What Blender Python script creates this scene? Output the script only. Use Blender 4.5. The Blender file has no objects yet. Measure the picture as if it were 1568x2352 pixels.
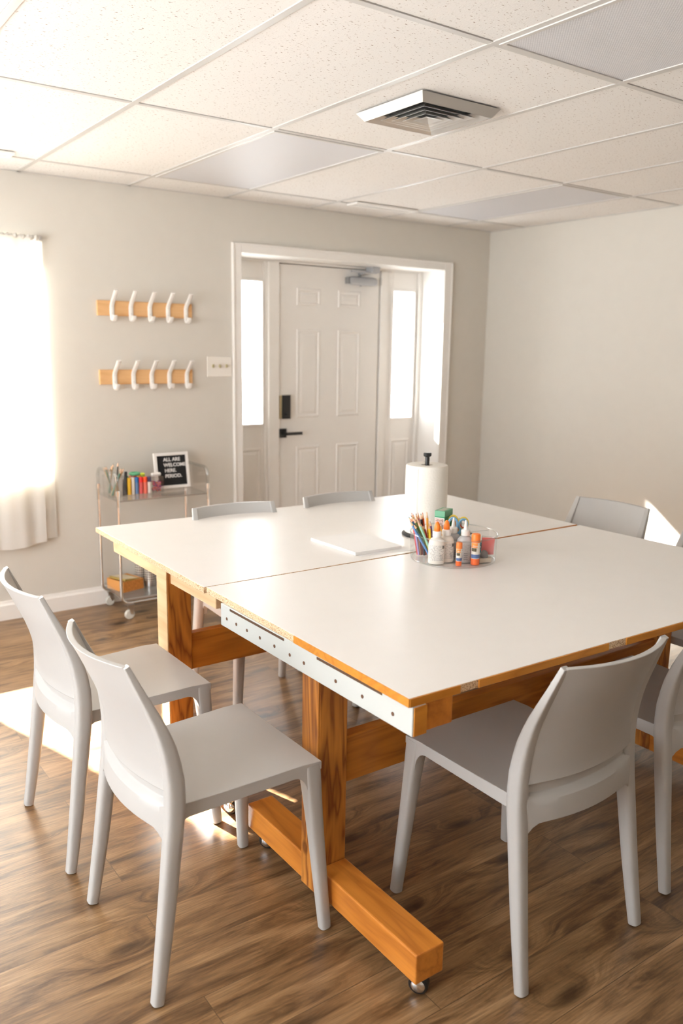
import bpy, bmesh, math, random
from mathutils import Vector, Matrix
random.seed(7)
PI = math.pi
C = bpy.context.scene.collection
sc = bpy.context.scene

# ------------------------------------------------------------------ materials
def newmat(name):
    m = bpy.data.materials.new(name); m.use_nodes = True
    nt = m.node_tree
    return m, nt, nt.nodes['Principled BSDF']

def N(nt, kind, **kw):
    n = nt.nodes.new(kind)
    for k, v in kw.items():
        if k in n.inputs: n.inputs[k].default_value = v
        else: setattr(n, k, v)
    return n

def L(nt, a, b): nt.links.new(a, b)

def col(c): return (c[0], c[1], c[2], 1.0)

def plain(name, c, rough=.5, metal=0., spec=.5, bump=0., bscale=300., var=0., coat=0.):
    """solid colour with a very faint noise variation and optional fine bump"""
    m, nt, b = newmat(name)
    b.inputs['Roughness'].default_value = rough
    b.inputs['Metallic'].default_value = metal
    b.inputs['Specular IOR Level'].default_value = spec
    b.inputs['Coat Weight'].default_value = coat
    tc = N(nt, 'ShaderNodeTexCoord')
    nz = N(nt, 'ShaderNodeTexNoise', Scale=12.0, Detail=2.0)
    L(nt, tc.outputs['Object'], nz.inputs['Vector'])
    mx = N(nt, 'ShaderNodeMix', data_type='RGBA')
    mx.inputs[0].default_value = 0
    L(nt, nz.outputs['Fac'], mx.inputs[0])
    v = var or .02
    mx.inputs[6].default_value = col([min(1, x*(1-v)) for x in c])
    mx.inputs[7].default_value = col([min(1, x*(1+v)) for x in c])
    L(nt, mx.outputs[2], b.inputs['Base Color'])
    if bump:
        n2 = N(nt, 'ShaderNodeTexNoise', Scale=bscale, Detail=3.0)
        L(nt, tc.outputs['Object'], n2.inputs['Vector'])
        bp = N(nt, 'ShaderNodeBump', Strength=bump, Distance=.002)
        L(nt, n2.outputs['Fac'], bp.inputs['Height']); L(nt, bp.outputs['Normal'], b.inputs['Normal'])
    return m

def clear(name, tint=(.95, .96, .96), gloss=.06, fres=1.45):
    """thin clear plastic or glass: see-through with a Fresnel reflection"""
    m = bpy.data.materials.new(name); m.use_nodes = True; nt = m.node_tree
    nt.nodes.clear()
    out = N(nt, 'ShaderNodeOutputMaterial')
    t = N(nt, 'ShaderNodeBsdfTransparent'); t.inputs[0].default_value = col(tint)
    g = N(nt, 'ShaderNodeBsdfGlossy'); g.inputs['Roughness'].default_value = gloss
    lw = N(nt, 'ShaderNodeLayerWeight'); lw.inputs['Blend'].default_value = .5
    pw = N(nt, 'ShaderNodeMath', operation='POWER'); pw.inputs[1].default_value = 4.
    L(nt, lw.outputs['Facing'], pw.inputs[0])
    f = N(nt, 'ShaderNodeMath', operation='MULTIPLY_ADD'); f0 = ((fres-1)/(fres+1))**2
    f.inputs[1].default_value = .5; f.inputs[2].default_value = f0
    L(nt, pw.outputs[0], f.inputs[0])
    mx = N(nt, 'ShaderNodeMixShader')
    L(nt, f.outputs[0], mx.inputs[0]); L(nt, t.outputs[0], mx.inputs[1]); L(nt, g.outputs[0], mx.inputs[2])
    L(nt, mx.outputs[0], out.inputs[0])
    return m

def wood(name, axis, light, dark, rough=.35, scale=1., seed=0., rings=7., contrast=1., knots=True):
    """sawn timber with grain running along the given axis of the object"""
    m, nt, b = newmat(name)
    b.inputs['Roughness'].default_value = rough
    b.inputs['Specular IOR Level'].default_value = .45
    tc = N(nt, 'ShaderNodeTexCoord'); mp = N(nt, 'ShaderNodeMapping')
    s = [scale*7.]*3; s[axis] = scale*.9
    mp.inputs['Scale'].default_value = s
    mp.inputs['Location'].default_value = (seed, seed*.7, seed*1.3)
    L(nt, tc.outputs['Object'], mp.inputs['Vector'])
    n1 = N(nt, 'ShaderNodeTexNoise', Scale=1.3, Detail=3.0, Distortion=.5)
    L(nt, mp.outputs[0], n1.inputs['Vector'])
    mul = N(nt, 'ShaderNodeMath', operation='MULTIPLY'); mul.inputs[1].default_value = rings*2
    L(nt, n1.outputs['Fac'], mul.inputs[0])
    fr = N(nt, 'ShaderNodeMath', operation='PINGPONG'); fr.inputs[1].default_value = 1.
    L(nt, mul.outputs[0], fr.inputs[0])
    mp2 = N(nt, 'ShaderNodeMapping'); s2 = [140.]*3; s2[axis] = 5.
    mp2.inputs['Scale'].default_value = s2
    L(nt, tc.outputs['Object'], mp2.inputs['Vector'])
    n2 = N(nt, 'ShaderNodeTexNoise', Scale=1., Detail=2.0)
    L(nt, mp2.outputs[0], n2.inputs['Vector'])
    ad = N(nt, 'ShaderNodeMath', operation='MULTIPLY_ADD'); ad.inputs[1].default_value = .45
    L(nt, n2.outputs['Fac'], ad.inputs[0])
    pw = N(nt, 'ShaderNodeMath', operation='POWER'); pw.inputs[1].default_value = 1.8
    L(nt, fr.outputs[0], pw.inputs[0])
    sc2 = N(nt, 'ShaderNodeMath', operation='MULTIPLY'); sc2.inputs[1].default_value = .75*contrast
    L(nt, pw.outputs[0], sc2.inputs[0]); L(nt, sc2.outputs[0], ad.inputs[2])
    rp = N(nt, 'ShaderNodeValToRGB')
    rp.color_ramp.elements[0].position = .1; rp.color_ramp.elements[0].color = col(light)
    rp.color_ramp.elements[1].position = 1.15 if False else 1.0; rp.color_ramp.elements[1].color = col(dark)
    L(nt, ad.outputs[0], rp.inputs[0])
    last = rp.outputs[0]
    if knots:
        mp3 = N(nt, 'ShaderNodeMapping'); s3 = [5.]*3; s3[axis] = 3.2
        mp3.inputs['Scale'].default_value = s3; mp3.inputs['Location'].default_value = (seed*2, seed, seed*3)
        L(nt, tc.outputs['Object'], mp3.inputs['Vector'])
        vo = N(nt, 'ShaderNodeTexVoronoi', Scale=1.)
        L(nt, mp3.outputs[0], vo.inputs['Vector'])
        r3 = N(nt, 'ShaderNodeValToRGB')
        r3.color_ramp.elements[0].position = .045; r3.color_ramp.elements[0].color = (.2, .1, .05, 1)
        r3.color_ramp.elements[1].position = .085; r3.color_ramp.elements[1].color = (1, 1, 1, 1)
        L(nt, vo.outputs['Distance'], r3.inputs[0])
        mm = N(nt, 'ShaderNodeMix', data_type='RGBA', blend_type='MULTIPLY'); mm.inputs[0].default_value = .8
        L(nt, last, mm.inputs[6]); L(nt, r3.outputs[0], mm.inputs[7]); last = mm.outputs[2]
    L(nt, last, b.inputs['Base Color'])
    bp = N(nt, 'ShaderNodeBump', Strength=.12, Distance=.001)
    L(nt, n2.outputs['Fac'], bp.inputs['Height']); L(nt, bp.outputs['Normal'], b.inputs['Normal'])
    return m

M = {}
M['wall'] = plain('wall_paint', (.61, .58, .525), .75, bump=.05, bscale=220)
M['trim'] = plain('white_trim_paint', (.80, .775, .74), .32)
M['door'] = plain('white_door_paint', (.78, .755, .72), .4)
M['chair'] = plain('grey_polypropylene', (.455, .446, .432), .38, bump=.03, bscale=900)
M['pad'] = plain('dark_rubber', (.03, .03, .03), .6)
M['laminate'] = plain('white_laminate', (.80, .775, .745), .33, spec=.5)
M['edge_band'] = wood('orange_edge_band', 0, (.66, .27, .035), (.42, .14, .012), .4, 1.2, 3., 6., .6, False)
M['fir_x'] = wood('stained_fir_lengthways', 0, (.62, .24, .035), (.33, .10, .012), .33, 1., 1.7, 6., .75)
M['fir_y'] = wood('stained_fir_crossways', 1, (.68, .255, .040), (.40, .12, .016), .33, 1., 4.1, 5., .7)
M['fir_z'] = wood('stained_fir_upright', 2, (.62, .25, .045), (.24, .07, .013), .36, 1.2, 2.3, 9., 1.)
M['pine_y'] = wood('pale_pine', 1, (.80, .62, .38), (.66, .42, .2), .45, 1., 6.4, 5., .6, False)
M['maple'] = wood('hook_board_maple', 0, (.72, .44, .21), (.58, .31, .12), .5, 1.2, 9.2, 5., .8, False)
M['apron'] = plain('grey_white_painted_board', (.54, .56, .54), .5)
M['hole'] = plain('rusty_hole', (.13, .06, .03), .9)
M['slot'] = plain('dark_brown_slot', (.10, .05, .025), .9)
M['chrome'] = plain('chrome', (.82, .82, .82), .12, metal=1.)
M['steel'] = plain('brushed_steel', (.62, .60, .58), .3, metal=1.)
M['ventpaint'] = plain('grey_vent_enamel', (.56, .54, .51), .38, metal=.5)
M['black'] = plain('black_plastic', (.012, .012, .012), .35)
M['blackmetal'] = plain('black_metal', (.015, .015, .016), .3)
M['white'] = plain('white_plastic', (.80, .78, .75), .35)
M['whitewheel'] = plain('pale_wheel_plastic', (.62, .60, .54), .25)
M['paper'] = plain('white_paper', (.82, .81, .80), .7)
M['towel'] = plain('paper_towel', (.80, .765, .70), .85, bump=.5, bscale=140)
M['clear'] = clear('clear_acrylic', (.985, .985, .985))
M['rim'] = clear('clear_acrylic_rim', (.92, .93, .93), .05, 1.9)
M['glass'] = clear('window_glass', (.97, .98, .98), .02, 1.3)
M['grid'] = plain('ceiling_tee_paint', (.56, .545, .52), .42)
M['switchwhite'] = plain('ivory_switch_plastic', (.78, .745, .69), .4)
M['toggle'] = plain('olive_toggle', (.42, .37, .2), .4)
M['brass'] = plain('satin_brass', (.70, .58, .36), .3, metal=1.)
M['closer'] = plain('grey_aluminium_paint', (.42, .43, .45), .4, metal=.2)
M['gap'] = plain('dark_weatherstrip', (.09, .10, .09), .8)
M['frost'] = clear('frosted_acrylic', (.80, .82, .82), .2, 1.6)

# chipboard edge
m, nt, b = newmat('raw_chipboard'); tc = N(nt, 'ShaderNodeTexCoord')
vo = N(nt, 'ShaderNodeTexVoronoi', Scale=480.); L(nt, tc.outputs['Object'], vo.inputs['Vector'])
rp = N(nt, 'ShaderNodeValToRGB'); e = rp.color_ramp.elements
e[0].position = .0; e[0].color = (.30, .15, .07, 1); e[1].position = .75; e[1].color = (.78, .60, .40, 1)
e2 = rp.color_ramp.elements.new(.3); e2.color = (.62, .42, .24, 1)
sep = N(nt, 'ShaderNodeSeparateColor'); L(nt, vo.outputs['Color'], sep.inputs[0]); L(nt, sep.outputs[0], rp.inputs[0])
L(nt, rp.outputs[0], b.inputs['Base Color']); b.inputs['Roughness'].default_value = .85; M['chip'] = m

# floor planks running along X
m, nt, b = newmat('brown_vinyl_planks'); tc = N(nt, 'ShaderNodeTexCoord')
br = N(nt, 'ShaderNodeTexBrick', Scale=1.0); br.offset = .37; br.squash = 1
br.inputs['Brick Width'].default_value = 1.22; br.inputs['Row Height'].default_value = .18
br.inputs['Mortar Size'].default_value = .0012; br.inputs['Mortar Smooth'].default_value = .3
br.inputs['Color1'].default_value = (0, 0, 0, 1); br.inputs['Color2'].default_value = (1, 1, 1, 1); br.inputs['Mortar'].default_value = (.3, .3, .3, 1)
L(nt, tc.outputs['Object'], br.inputs['Vector'])
# every plank shifts its own grain
sx = N(nt, 'ShaderNodeSeparateColor'); L(nt, br.outputs['Color'], sx.inputs[0])
sh = N(nt, 'ShaderNodeCombineXYZ'); mu = N(nt, 'ShaderNodeMath', operation='MULTIPLY'); mu.inputs[1].default_value = 37.
L(nt, sx.outputs[0], mu.inputs[0]); L(nt, mu.outputs[0], sh.inputs[0]); L(nt, mu.outputs[0], sh.inputs[2])
va = N(nt, 'ShaderNodeVectorMath', operation='ADD'); L(nt, tc.outputs['Object'], va.inputs[0]); L(nt, sh.outputs[0], va.inputs[1])
mpk = N(nt, 'ShaderNodeMapping'); mpk.inputs['Scale'].default_value = (1.55, 4.1, 1); L(nt, va.outputs[0], mpk.inputs[0])
nk = N(nt, 'ShaderNodeTexNoise', Scale=9., Detail=2.); L(nt, mpk.outputs[0], nk.inputs['Vector'])
vd = N(nt, 'ShaderNodeMix', data_type='VECTOR'); vd.inputs[0].default_value = .05
L(nt, mpk.outputs[0], vd.inputs[4]); L(nt, nk.outputs['Color'], vd.inputs[5])
vk = N(nt, 'ShaderNodeTexVoronoi', Scale=1., voronoi_dimensions='2D'); L(nt, vd.outputs[1], vk.inputs['Vector'])
fo = N(nt, 'ShaderNodeMapRange', interpolation_type='SMOOTHSTEP'); fo.inputs['From Min'].default_value = .0; fo.inputs['From Max'].default_value = .30; fo.inputs['To Min'].default_value = 1.0; fo.inputs['To Max'].default_value = 0.
L(nt, vk.outputs['Distance'], fo.inputs[0])
mp0 = N(nt, 'ShaderNodeMapping'); mp0.inputs['Scale'].default_value = (1.9, 12., 1); L(nt, va.outputs[0], mp0.inputs[0])
cx_ = N(nt, 'ShaderNodeCombineXYZ'); L(nt, fo.outputs[0], cx_.inputs[1])
mp = N(nt, 'ShaderNodeVectorMath', operation='ADD'); L(nt, mp0.outputs[0], mp.inputs[0]); L(nt, cx_.outputs[0], mp.inputs[1])
n1 = N(nt, 'ShaderNodeTexNoise', Scale=1.5, Detail=8.0, Distortion=.55, Roughness=.66); L(nt, mp.outputs[0], n1.inputs['Vector'])
mpb = N(nt, 'ShaderNodeMapping'); mpb.inputs['Scale'].default_value = (9., 190., 1); L(nt, va.outputs[0], mpb.inputs[0])
n2 = N(nt, 'ShaderNodeTexNoise', Scale=1., Detail=3.0); L(nt, mpb.outputs[0], n2.inputs['Vector'])
r1 = N(nt, 'ShaderNodeValToRGB'); e = r1.color_ramp.elements
e[0].position = .27; e[0].color = (.030, .014, .006, 1); e[1].position = .74; e[1].color = (.44, .27, .135, 1)
k = e.new(.41); k.color = (.150, .078, .033, 1); k = e.new(.53); k.color = (.28, .158, .070, 1)
L(nt, n1.outputs['Fac'], r1.inputs[0])
r2 = N(nt, 'ShaderNodeValToRGB'); e = r2.color_ramp.elements
e[0].position = .3; e[0].color = (.66, .66, .66, 1); e[1].position = .7; e[1].color = (1.14, 1.14, 1.14, 1); L(nt, n2.outputs['Fac'], r2.inputs[0])
mx = N(nt, 'ShaderNodeMix', data_type='RGBA', blend_type='MULTIPLY'); mx.inputs[0].default_value = 1.
L(nt, r1.outputs[0], mx.inputs[6]); L(nt, r2.outputs[0], mx.inputs[7])
# knots
rk = N(nt, 'ShaderNodeValToRGB'); e = rk.color_ramp.elements
e[0].position = .03; e[0].color = (.13, .10, .08, 1); e[1].position = .12; e[1].color = (1, 1, 1, 1); L(nt, vk.outputs['Distance'], rk.inputs[0])
mk = N(nt, 'ShaderNodeMix', data_type='RGBA', blend_type='MULTIPLY'); mk.inputs[0].default_value = .85
L(nt, mx.outputs[2], mk.inputs[6]); L(nt, rk.outputs[0], mk.inputs[7])
# plank to plank tone and the joints
pl = N(nt, 'ShaderNodeMapRange'); pl.inputs['To Min'].default_value = .9; pl.inputs['To Max'].default_value = 1.08; L(nt, sx.outputs[0], pl.inputs[0])
mt = N(nt, 'ShaderNodeVectorMath', operation='SCALE'); L(nt, mk.outputs[2], mt.inputs[0]); L(nt, pl.outputs[0], mt.inputs['Scale'])
mj = N(nt, 'ShaderNodeMix', data_type='RGBA'); L(nt, br.outputs['Fac'], mj.inputs[0]); L(nt, mt.outputs[0], mj.inputs[6]); mj.inputs[7].default_value = (.11, .062, .03, 1)
L(nt, mj.outputs[2], b.inputs['Base Color'])
b.inputs['Roughness'].default_value = .33; b.inputs['Specular IOR Level'].default_value = .7
bp = N(nt, 'ShaderNodeBump', Strength=.25, Distance=.001); L(nt, n2.outputs['Fac'], bp.inputs['Height']); L(nt, bp.outputs['Normal'], b.inputs['Normal'])
M['floor'] = m

# ceiling tile with short dark fissures
m, nt, b = newmat('fissured_ceiling_tile'); tc = N(nt, 'ShaderNodeTexCoord')
nzd = N(nt, 'ShaderNodeTexNoise', Scale=60., Detail=2.); L(nt, tc.outputs['Object'], nzd.inputs['Vector'])
mpc = N(nt, 'ShaderNodeMix', data_type='VECTOR'); mpc.inputs[0].default_value = .012
L(nt, tc.outputs['Object'], mpc.inputs[4]); L(nt, nzd.outputs['Color'], mpc.inputs[5])
mp = N(nt, 'ShaderNodeMapping'); mp.inputs['Scale'].default_value = (62., 150., 1.); L(nt, mpc.outputs[1], mp.inputs[0])
n1 = N(nt, 'ShaderNodeTexNoise', Scale=1.25, Detail=1.5); L(nt, mp.outputs[0], n1.inputs['Vector'])
r1 = N(nt, 'ShaderNodeValToRGB'); e = r1.color_ramp.elements
e[0].position = .29; e[0].color = (.30, .22, .17, 1); e[1].position = .35; e[1].color = (.775, .755, .73, 1); L(nt, n1.outputs['Fac'], r1.inputs[0])
L(nt, r1.outputs[0], b.inputs['Base Color']); b.inputs['Roughness'].default_value = .9
n3 = N(nt, 'ShaderNodeTexNoise', Scale=180., Detail=2.); L(nt, tc.outputs['Object'], n3.inputs['Vector'])
bp = N(nt, 'ShaderNodeBump', Strength=.25, Distance=.002); L(nt, n3.outputs['Fac'], bp.inputs['Height']); L(nt, bp.outputs['Normal'], b.inputs['Normal'])
M['tile'] = m

# prismatic lens of the unlit ceiling lights
m, nt, b = newmat('prismatic_lens'); tc = N(nt, 'ShaderNodeTexCoord')
mp = N(nt, 'ShaderNodeMapping'); mp.inputs['Rotation'].default_value = (0, 0, PI/4); mp.inputs['Scale'].default_value = (150, 150, 150)
L(nt, tc.outputs['Object'], mp.inputs[0])
ck = N(nt, 'ShaderNodeTexVoronoi', Scale=1., distance='CHEBYCHEV'); ck.inputs['Randomness'].default_value = 0.; L(nt, mp.outputs[0], ck.inputs['Vector'])
rp = N(nt, 'ShaderNodeValToRGB'); rp.color_ramp.elements[0].color = (.74, .74, .76, 1); rp.color_ramp.elements[1].color = (.50, .50, .53, 1); rp.color_ramp.elements[1].position = .6
L(nt, ck.outputs['Distance'], rp.inputs[0]); L(nt, rp.outputs[0], b.inputs['Base Color'])
bp = N(nt, 'ShaderNodeBump', Strength=.35, Distance=.002); L(nt, ck.outputs['Distance'], bp.inputs['Height']); L(nt, bp.outputs['Normal'], b.inputs['Normal'])
b.inputs['Roughness'].default_value = .5; M['lens'] = m

# thin cotton curtain
m = bpy.data.materials.new('thin_cotton'); m.use_nodes = True; nt = m.node_tree; nt.nodes.clear()
out = N(nt, 'ShaderNodeOutputMaterial'); d = N(nt, 'ShaderNodeBsdfDiffuse'); t = N(nt, 'ShaderNodeBsdfTranslucent')
d.inputs[0].default_value = (.86, .84, .80, 1); t.inputs[0].default_value = (.64, .61, .56, 1)
tc = N(nt, 'ShaderNodeTexCoord'); wv = N(nt, 'ShaderNodeTexNoise', Scale=700.); L(nt, tc.outputs['Object'], wv.inputs['Vector'])
bp = N(nt, 'ShaderNodeBump', Strength=.15, Distance=.001); L(nt, wv.outputs['Fac'], bp.inputs['Height']); L(nt, bp.outputs['Normal'], d.inputs['Normal'])
mx = N(nt, 'ShaderNodeMixShader'); mx.inputs[0].default_value = .38
L(nt, d.outputs[0], mx.inputs[1]); L(nt, t.outputs[0], mx.inputs[2]); L(nt, mx.outputs[0], out.inputs[0]); M['curtain'] = m

# printed label with rows of fine unreadable print
def printed(name, base, ink, rows=260., axis=2):
    m, nt, b = newmat(name); tc = N(nt, 'ShaderNodeTexCoord')
    mp = N(nt, 'ShaderNodeMapping'); s = [620.]*3; s[axis] = rows; mp.inputs['Scale'].default_value = s
    L(nt, tc.outputs['Object'], mp.inputs[0])
    n = N(nt, 'ShaderNodeTexNoise', Scale=1., Detail=0.); L(nt, mp.outputs[0], n.inputs['Vector'])
    rp = N(nt, 'ShaderNodeValToRGB'); e = rp.color_ramp.elements
    e[0].position = .42; e[0].color = col(ink); e[1].position = .52; e[1].color = col(base)
    L(nt, n.outputs['Fac'], rp.inputs[0]); L(nt, rp.outputs[0], b.inputs['Base Color']); b.inputs['Roughness'].default_value = .5
    return m
M['print'] = printed('fine_print_label', (.78, .74, .69), (.50, .47, .44))
M['printgrey'] = printed('fine_print_grey_label', (.50, .47, .45), (.36, .34, .33))
M['boxprint'] = printed('box_side_print', (.62, .25, .05), (.40, .13, .02), 60.)

# perforated metal
m, nt, b = newmat('perforated_tin'); tc = N(nt, 'ShaderNodeTexCoord')
mp = N(nt, 'ShaderNodeMapping'); mp.inputs['Scale'].default_value = (18., 68., 1); L(nt, tc.outputs['UV'], mp.inputs[0])
ck = N(nt, 'ShaderNodeTexVoronoi', Scale=1., voronoi_dimensions='2D', distance='CHEBYCHEV'); ck.inputs['Randomness'].default_value = 0; L(nt, mp.outputs[0], ck.inputs['Vector'])
rp = N(nt, 'ShaderNodeValToRGB'); rp.color_ramp.interpolation = 'CONSTANT'
rp.color_ramp.elements[0].color = (.1, .09, .08, 1); rp.color_ramp.elements[1].position = .3; rp.color_ramp.elements[1].color = (.68, .64, .58, 1)
L(nt, ck.outputs['Distance'], rp.inputs[0]); L(nt, rp.outputs[0], b.inputs['Base Color']); b.inputs['Roughness'].default_value = .35; b.inputs['Metallic'].default_value = .5
M['perf'] = m

PAL = {}
def paint(c, rough=.4):
    key = (tuple(round(x, 3) for x in c), rough)
    if key not in PAL: PAL[key] = plain('plastic_%d' % len(PAL), c, rough)
    return PAL[key]

# ------------------------------------------------------------------ mesh helpers
class MB:
    def __init__(s): s.bm = bmesh.new(); s.mi = 0
    def _f(s, vs):
        try:
            f = s.bm.faces.new(vs); f.material_index = s.mi; return f
        except ValueError: return None
    def box(s, x0, x1, y0, y1, z0, z1):
        v = [s.bm.verts.new(p) for p in ((x0,y0,z0),(x1,y0,z0),(x1,y1,z0),(x0,y1,z0),(x0,y0,z1),(x1,y0,z1),(x1,y1,z1),(x0,y1,z1))]
        for f in ((0,3,2,1),(4,5,6,7),(0,1,5,4),(1,2,6,5),(2,3,7,6),(3,0,4,7)): s._f([v[i] for i in f])
        return s
    def quadprism(s, pts, z0, z1):
        """prism over a plan polygon (counter-clockwise)"""
        a = [s.bm.verts.new((p[0], p[1], z0)) for p in pts]; b = [s.bm.verts.new((p[0], p[1], z1)) for p in pts]
        s._f(a[::-1]); s._f(b); n = len(pts)
        for i in range(n): s._f([a[i], a[(i+1)%n], b[(i+1)%n], b[i]])
        return s
    def prism(s, pts, axis, a0, a1):
        """extrude a 2-D polygon along axis 0 (pts are y,z), 1 (x,z) or 2 (x,y)"""
        def P(p, a): return (a,p[0],p[1]) if axis == 0 else (p[0],a,p[1]) if axis == 1 else (p[0],p[1],a)
        A = [s.bm.verts.new(P(p, a0)) for p in pts]; B = [s.bm.verts.new(P(p, a1)) for p in pts]
        s._f(A[::-1]); s._f(B); n = len(pts)
        for i in range(n): s._f([A[i], A[(i+1)%n], B[(i+1)%n], B[i]])
        return s
    def lathe(s, prof, cx=0, cy=0, n=24, cap=True, sx=1., sy=1., z0=0):
        """prof: list of (r, z); revolved about a vertical axis"""
        rings = []
        for r, z in prof:
            if r <= 1e-6: rings.append([s.bm.verts.new((cx, cy, z0+z))])
            else: rings.append([s.bm.verts.new((cx+sx*r*math.cos(2*PI*i/n), cy+sy*r*math.sin(2*PI*i/n), z0+z)) for i in range(n)])
        for a, b in zip(rings, rings[1:]):
            for i in range(n):
                j = (i+1) % n
                if len(a) == 1 and len(b) == 1: continue
                if len(a) == 1: s._f([a[0], b[i], b[j]][::-1])
                elif len(b) == 1: s._f([a[i], a[j], b[0]])
                else: s._f([a[i], a[j], b[j], b[i]])
        if cap:
            if len(rings[0]) > 1: s._f(rings[0][::-1])
            if len(rings[-1]) > 1: s._f(rings[-1])
        return s
    def sweep(s, path, secs, n=12, power=2., up=(1,0,0), cap=True):
        """superellipse section (wx, wy half sizes per point) along a path; up fixes the section's first axis"""
        path = [Vector(p) for p in path]; rings = []
        for i, p in enumerate(path):
            t = (path[min(i+1, len(path)-1)] - path[max(i-1, 0)]).normalized()
            a = Vector(up); a = (a - t*a.dot(t)).normalized(); b = t.cross(a)
            hx, hy = secs[i] if isinstance(secs[0], (tuple, list)) else secs
            ring = []
            for k in range(n):
                th = 2*PI*(k+.5)/n; c, d = math.cos(th), math.sin(th); pw_ = power[i] if isinstance(power, list) else power
                u = math.copysign(abs(c)**(2/pw_), c)*hx; v = math.copysign(abs(d)**(2/pw_), d)*hy
                ring.append(s.bm.verts.new(p + a*u + b*v))
            rings.append(ring)
        for A, B in zip(rings, rings[1:]):
            for k in range(n): s._f([A[k], A[(k+1)%n], B[(k+1)%n], B[k]])
        if cap: s._f(rings[0][::-1]); s._f(rings[-1])
        return s
    def tube(s, path, r, n=10, up=None, cap=True):
        path = [Vector(p) for p in path]
        if up is None:
            d = (path[-1]-path[0]); up = (0,0,1) if abs(d.z) < .8*d.length else (1,0,0)
        return s.sweep(path, (r, r), n, 2., up, cap)
    def torus(s, center, R, r, n=28, k=8, axis=2, sx=1., sy=1., M4=None):
        for i in range(n):
            pass
        rings = []
        for i in range(n):
            a = 2*PI*i/n; ring = []
            for j in range(k):
                b = 2*PI*j/k
                p = Vector(((R*sx + r*math.cos(b))*math.cos(a), (R*sy + r*math.cos(b))*math.sin(a), r*math.sin(b)))
                if M4: p = M4 @ p
                ring.append(s.bm.verts.new(Vector(center)+p))
            rings.append(ring)
        for i in range(n):
            A, B = rings[i], rings[(i+1)%n]
            for j in range(k): s._f([A[j], B[j], B[(j+1)%k], A[(j+1)%k]])
        return s
    def sheet(s, grid, thick=None):
        """grid[i][j] points; optional second grid offset makes a closed slab"""
        V = [[s.bm.verts.new(p) for p in row] for row in grid]
        for i in range(len(V)-1):
            for j in range(len(V[0])-1): s._f([V[i][j], V[i][j+1], V[i+1][j+1], V[i+1][j]])
        if thick is not None:
            W = [[s.bm.verts.new(p) for p in row] for row in thick]; a, c = len(V), len(V[0])
            for i in range(a-1):
                for j in range(c-1): s._f([W[i][j], W[i+1][j], W[i+1][j+1], W[i][j+1]])
            for i in range(a-1):
                s._f([V[i][0], V[i+1][0], W[i+1][0], W[i][0]]); s._f([V[i+1][c-1], V[i][c-1], W[i][c-1], W[i+1][c-1]])
            for j in range(c-1):
                s._f([V[0][j+1], V[0][j], W[0][j], W[0][j+1]]); s._f([V[a-1][j], V[a-1][j+1], W[a-1][j+1], W[a-1][j]])
        return s
    def xform(s, mat): bmesh.ops.transform(s.bm, matrix=mat, verts=s.bm.verts); return s
    def build(s, name, mats, parent=None, bevel=0., smooth=True, seg=2, angle=35):
        me = bpy.data.meshes.new(name)
        if parent is not None:
            off = world_loc(parent)
            bmesh.ops.translate(s.bm, verts=s.bm.verts, vec=-off) if parent.get('_abs', 0) else None
        bmesh.ops.recalc_face_normals(s.bm, faces=s.bm.faces)
        s.bm.to_mesh(me); s.bm.free()
        if not isinstance(mats, (list, tuple)): mats = [mats]
        for mm in mats: me.materials.append(mm)
        if smooth:
            for p in me.polygons: p.use_smooth = True
            me.set_sharp_from_angle(angle=math.radians(angle))
        o = bpy.data.objects.new(name, me); C.objects.link(o)
        if parent is not None: o.parent = parent
        if bevel:
            bv = o.modifiers.new('bevel', 'BEVEL'); bv.width = bevel; bv.segments = seg; bv.limit_method = 'ANGLE'; bv.angle_limit = math.radians(40)
            bv.harden_normals = False
        return o

def world_loc(o):
    v = Vector((0, 0, 0))
    while o is not None: v += Vector(o.location); o = o.parent
    return v

def tag(o, label, cat, group=None, kind=None):
    o['label'] = label; o['category'] = cat
    if group: o['group'] = group
    if kind: o['kind'] = kind
    return o

def thing(name, label, cat, loc, rz=0., group=None, absolute=True):
    """an Empty at the thing's base; absolute: the parts' meshes are written in room coordinates"""
    o = bpy.data.objects.new(name, None); C.objects.link(o); o.empty_display_size = .05
    o.location = loc; o.rotation_euler = (0, 0, rz)
    if absolute: o['_abs'] = 1
    return tag(o, label, cat, group)

def children(o): return list(o.children)
def copy_tree(o, parent=None):
    c = o.copy(); C.objects.link(c)
    if parent is not None: c.parent = parent
    for ch in children(o): copy_tree(ch, c)
    return c

def part_abs(o): o['_abs'] = 1; return o      # sub-parts of o are written in the same coordinates

def struct(o): o['kind'] = 'structure'; return o

def text_obj(name, body, size, extrude, mat, matrix, parent, spacing=1., bold=0.):
    cu = bpy.data.curves.new(name, 'FONT'); cu.body = body; cu.size = size; cu.extrude = extrude; cu.offset = bold
    cu.align_x = 'LEFT'; cu.align_y = 'TOP'; cu.space_character = spacing; cu.resolution_u = 3
    t = bpy.data.objects.new(name, cu); C.objects.link(t)
    dg = bpy.context.evaluated_depsgraph_get(); dg.update()
    me = bpy.data.meshes.new_from_object(t.evaluated_get(dg))
    bpy.data.objects.remove(t); bpy.data.curves.remove(cu)
    me.transform(matrix); me.materials.clear(); me.materials.append(mat)
    o = bpy.data.objects.new(name, me); C.objects.link(o)
    if parent is not None:
        if parent.get('_abs', 0): me.transform(Matrix.Translation(-world_loc(parent)))
        o.parent = parent
    return o

# ------------------------------------------------------------------ the room
YB, XR, H = 4.825, 4.835, 2.452
XL, YF = -1.7, -2.3
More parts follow.
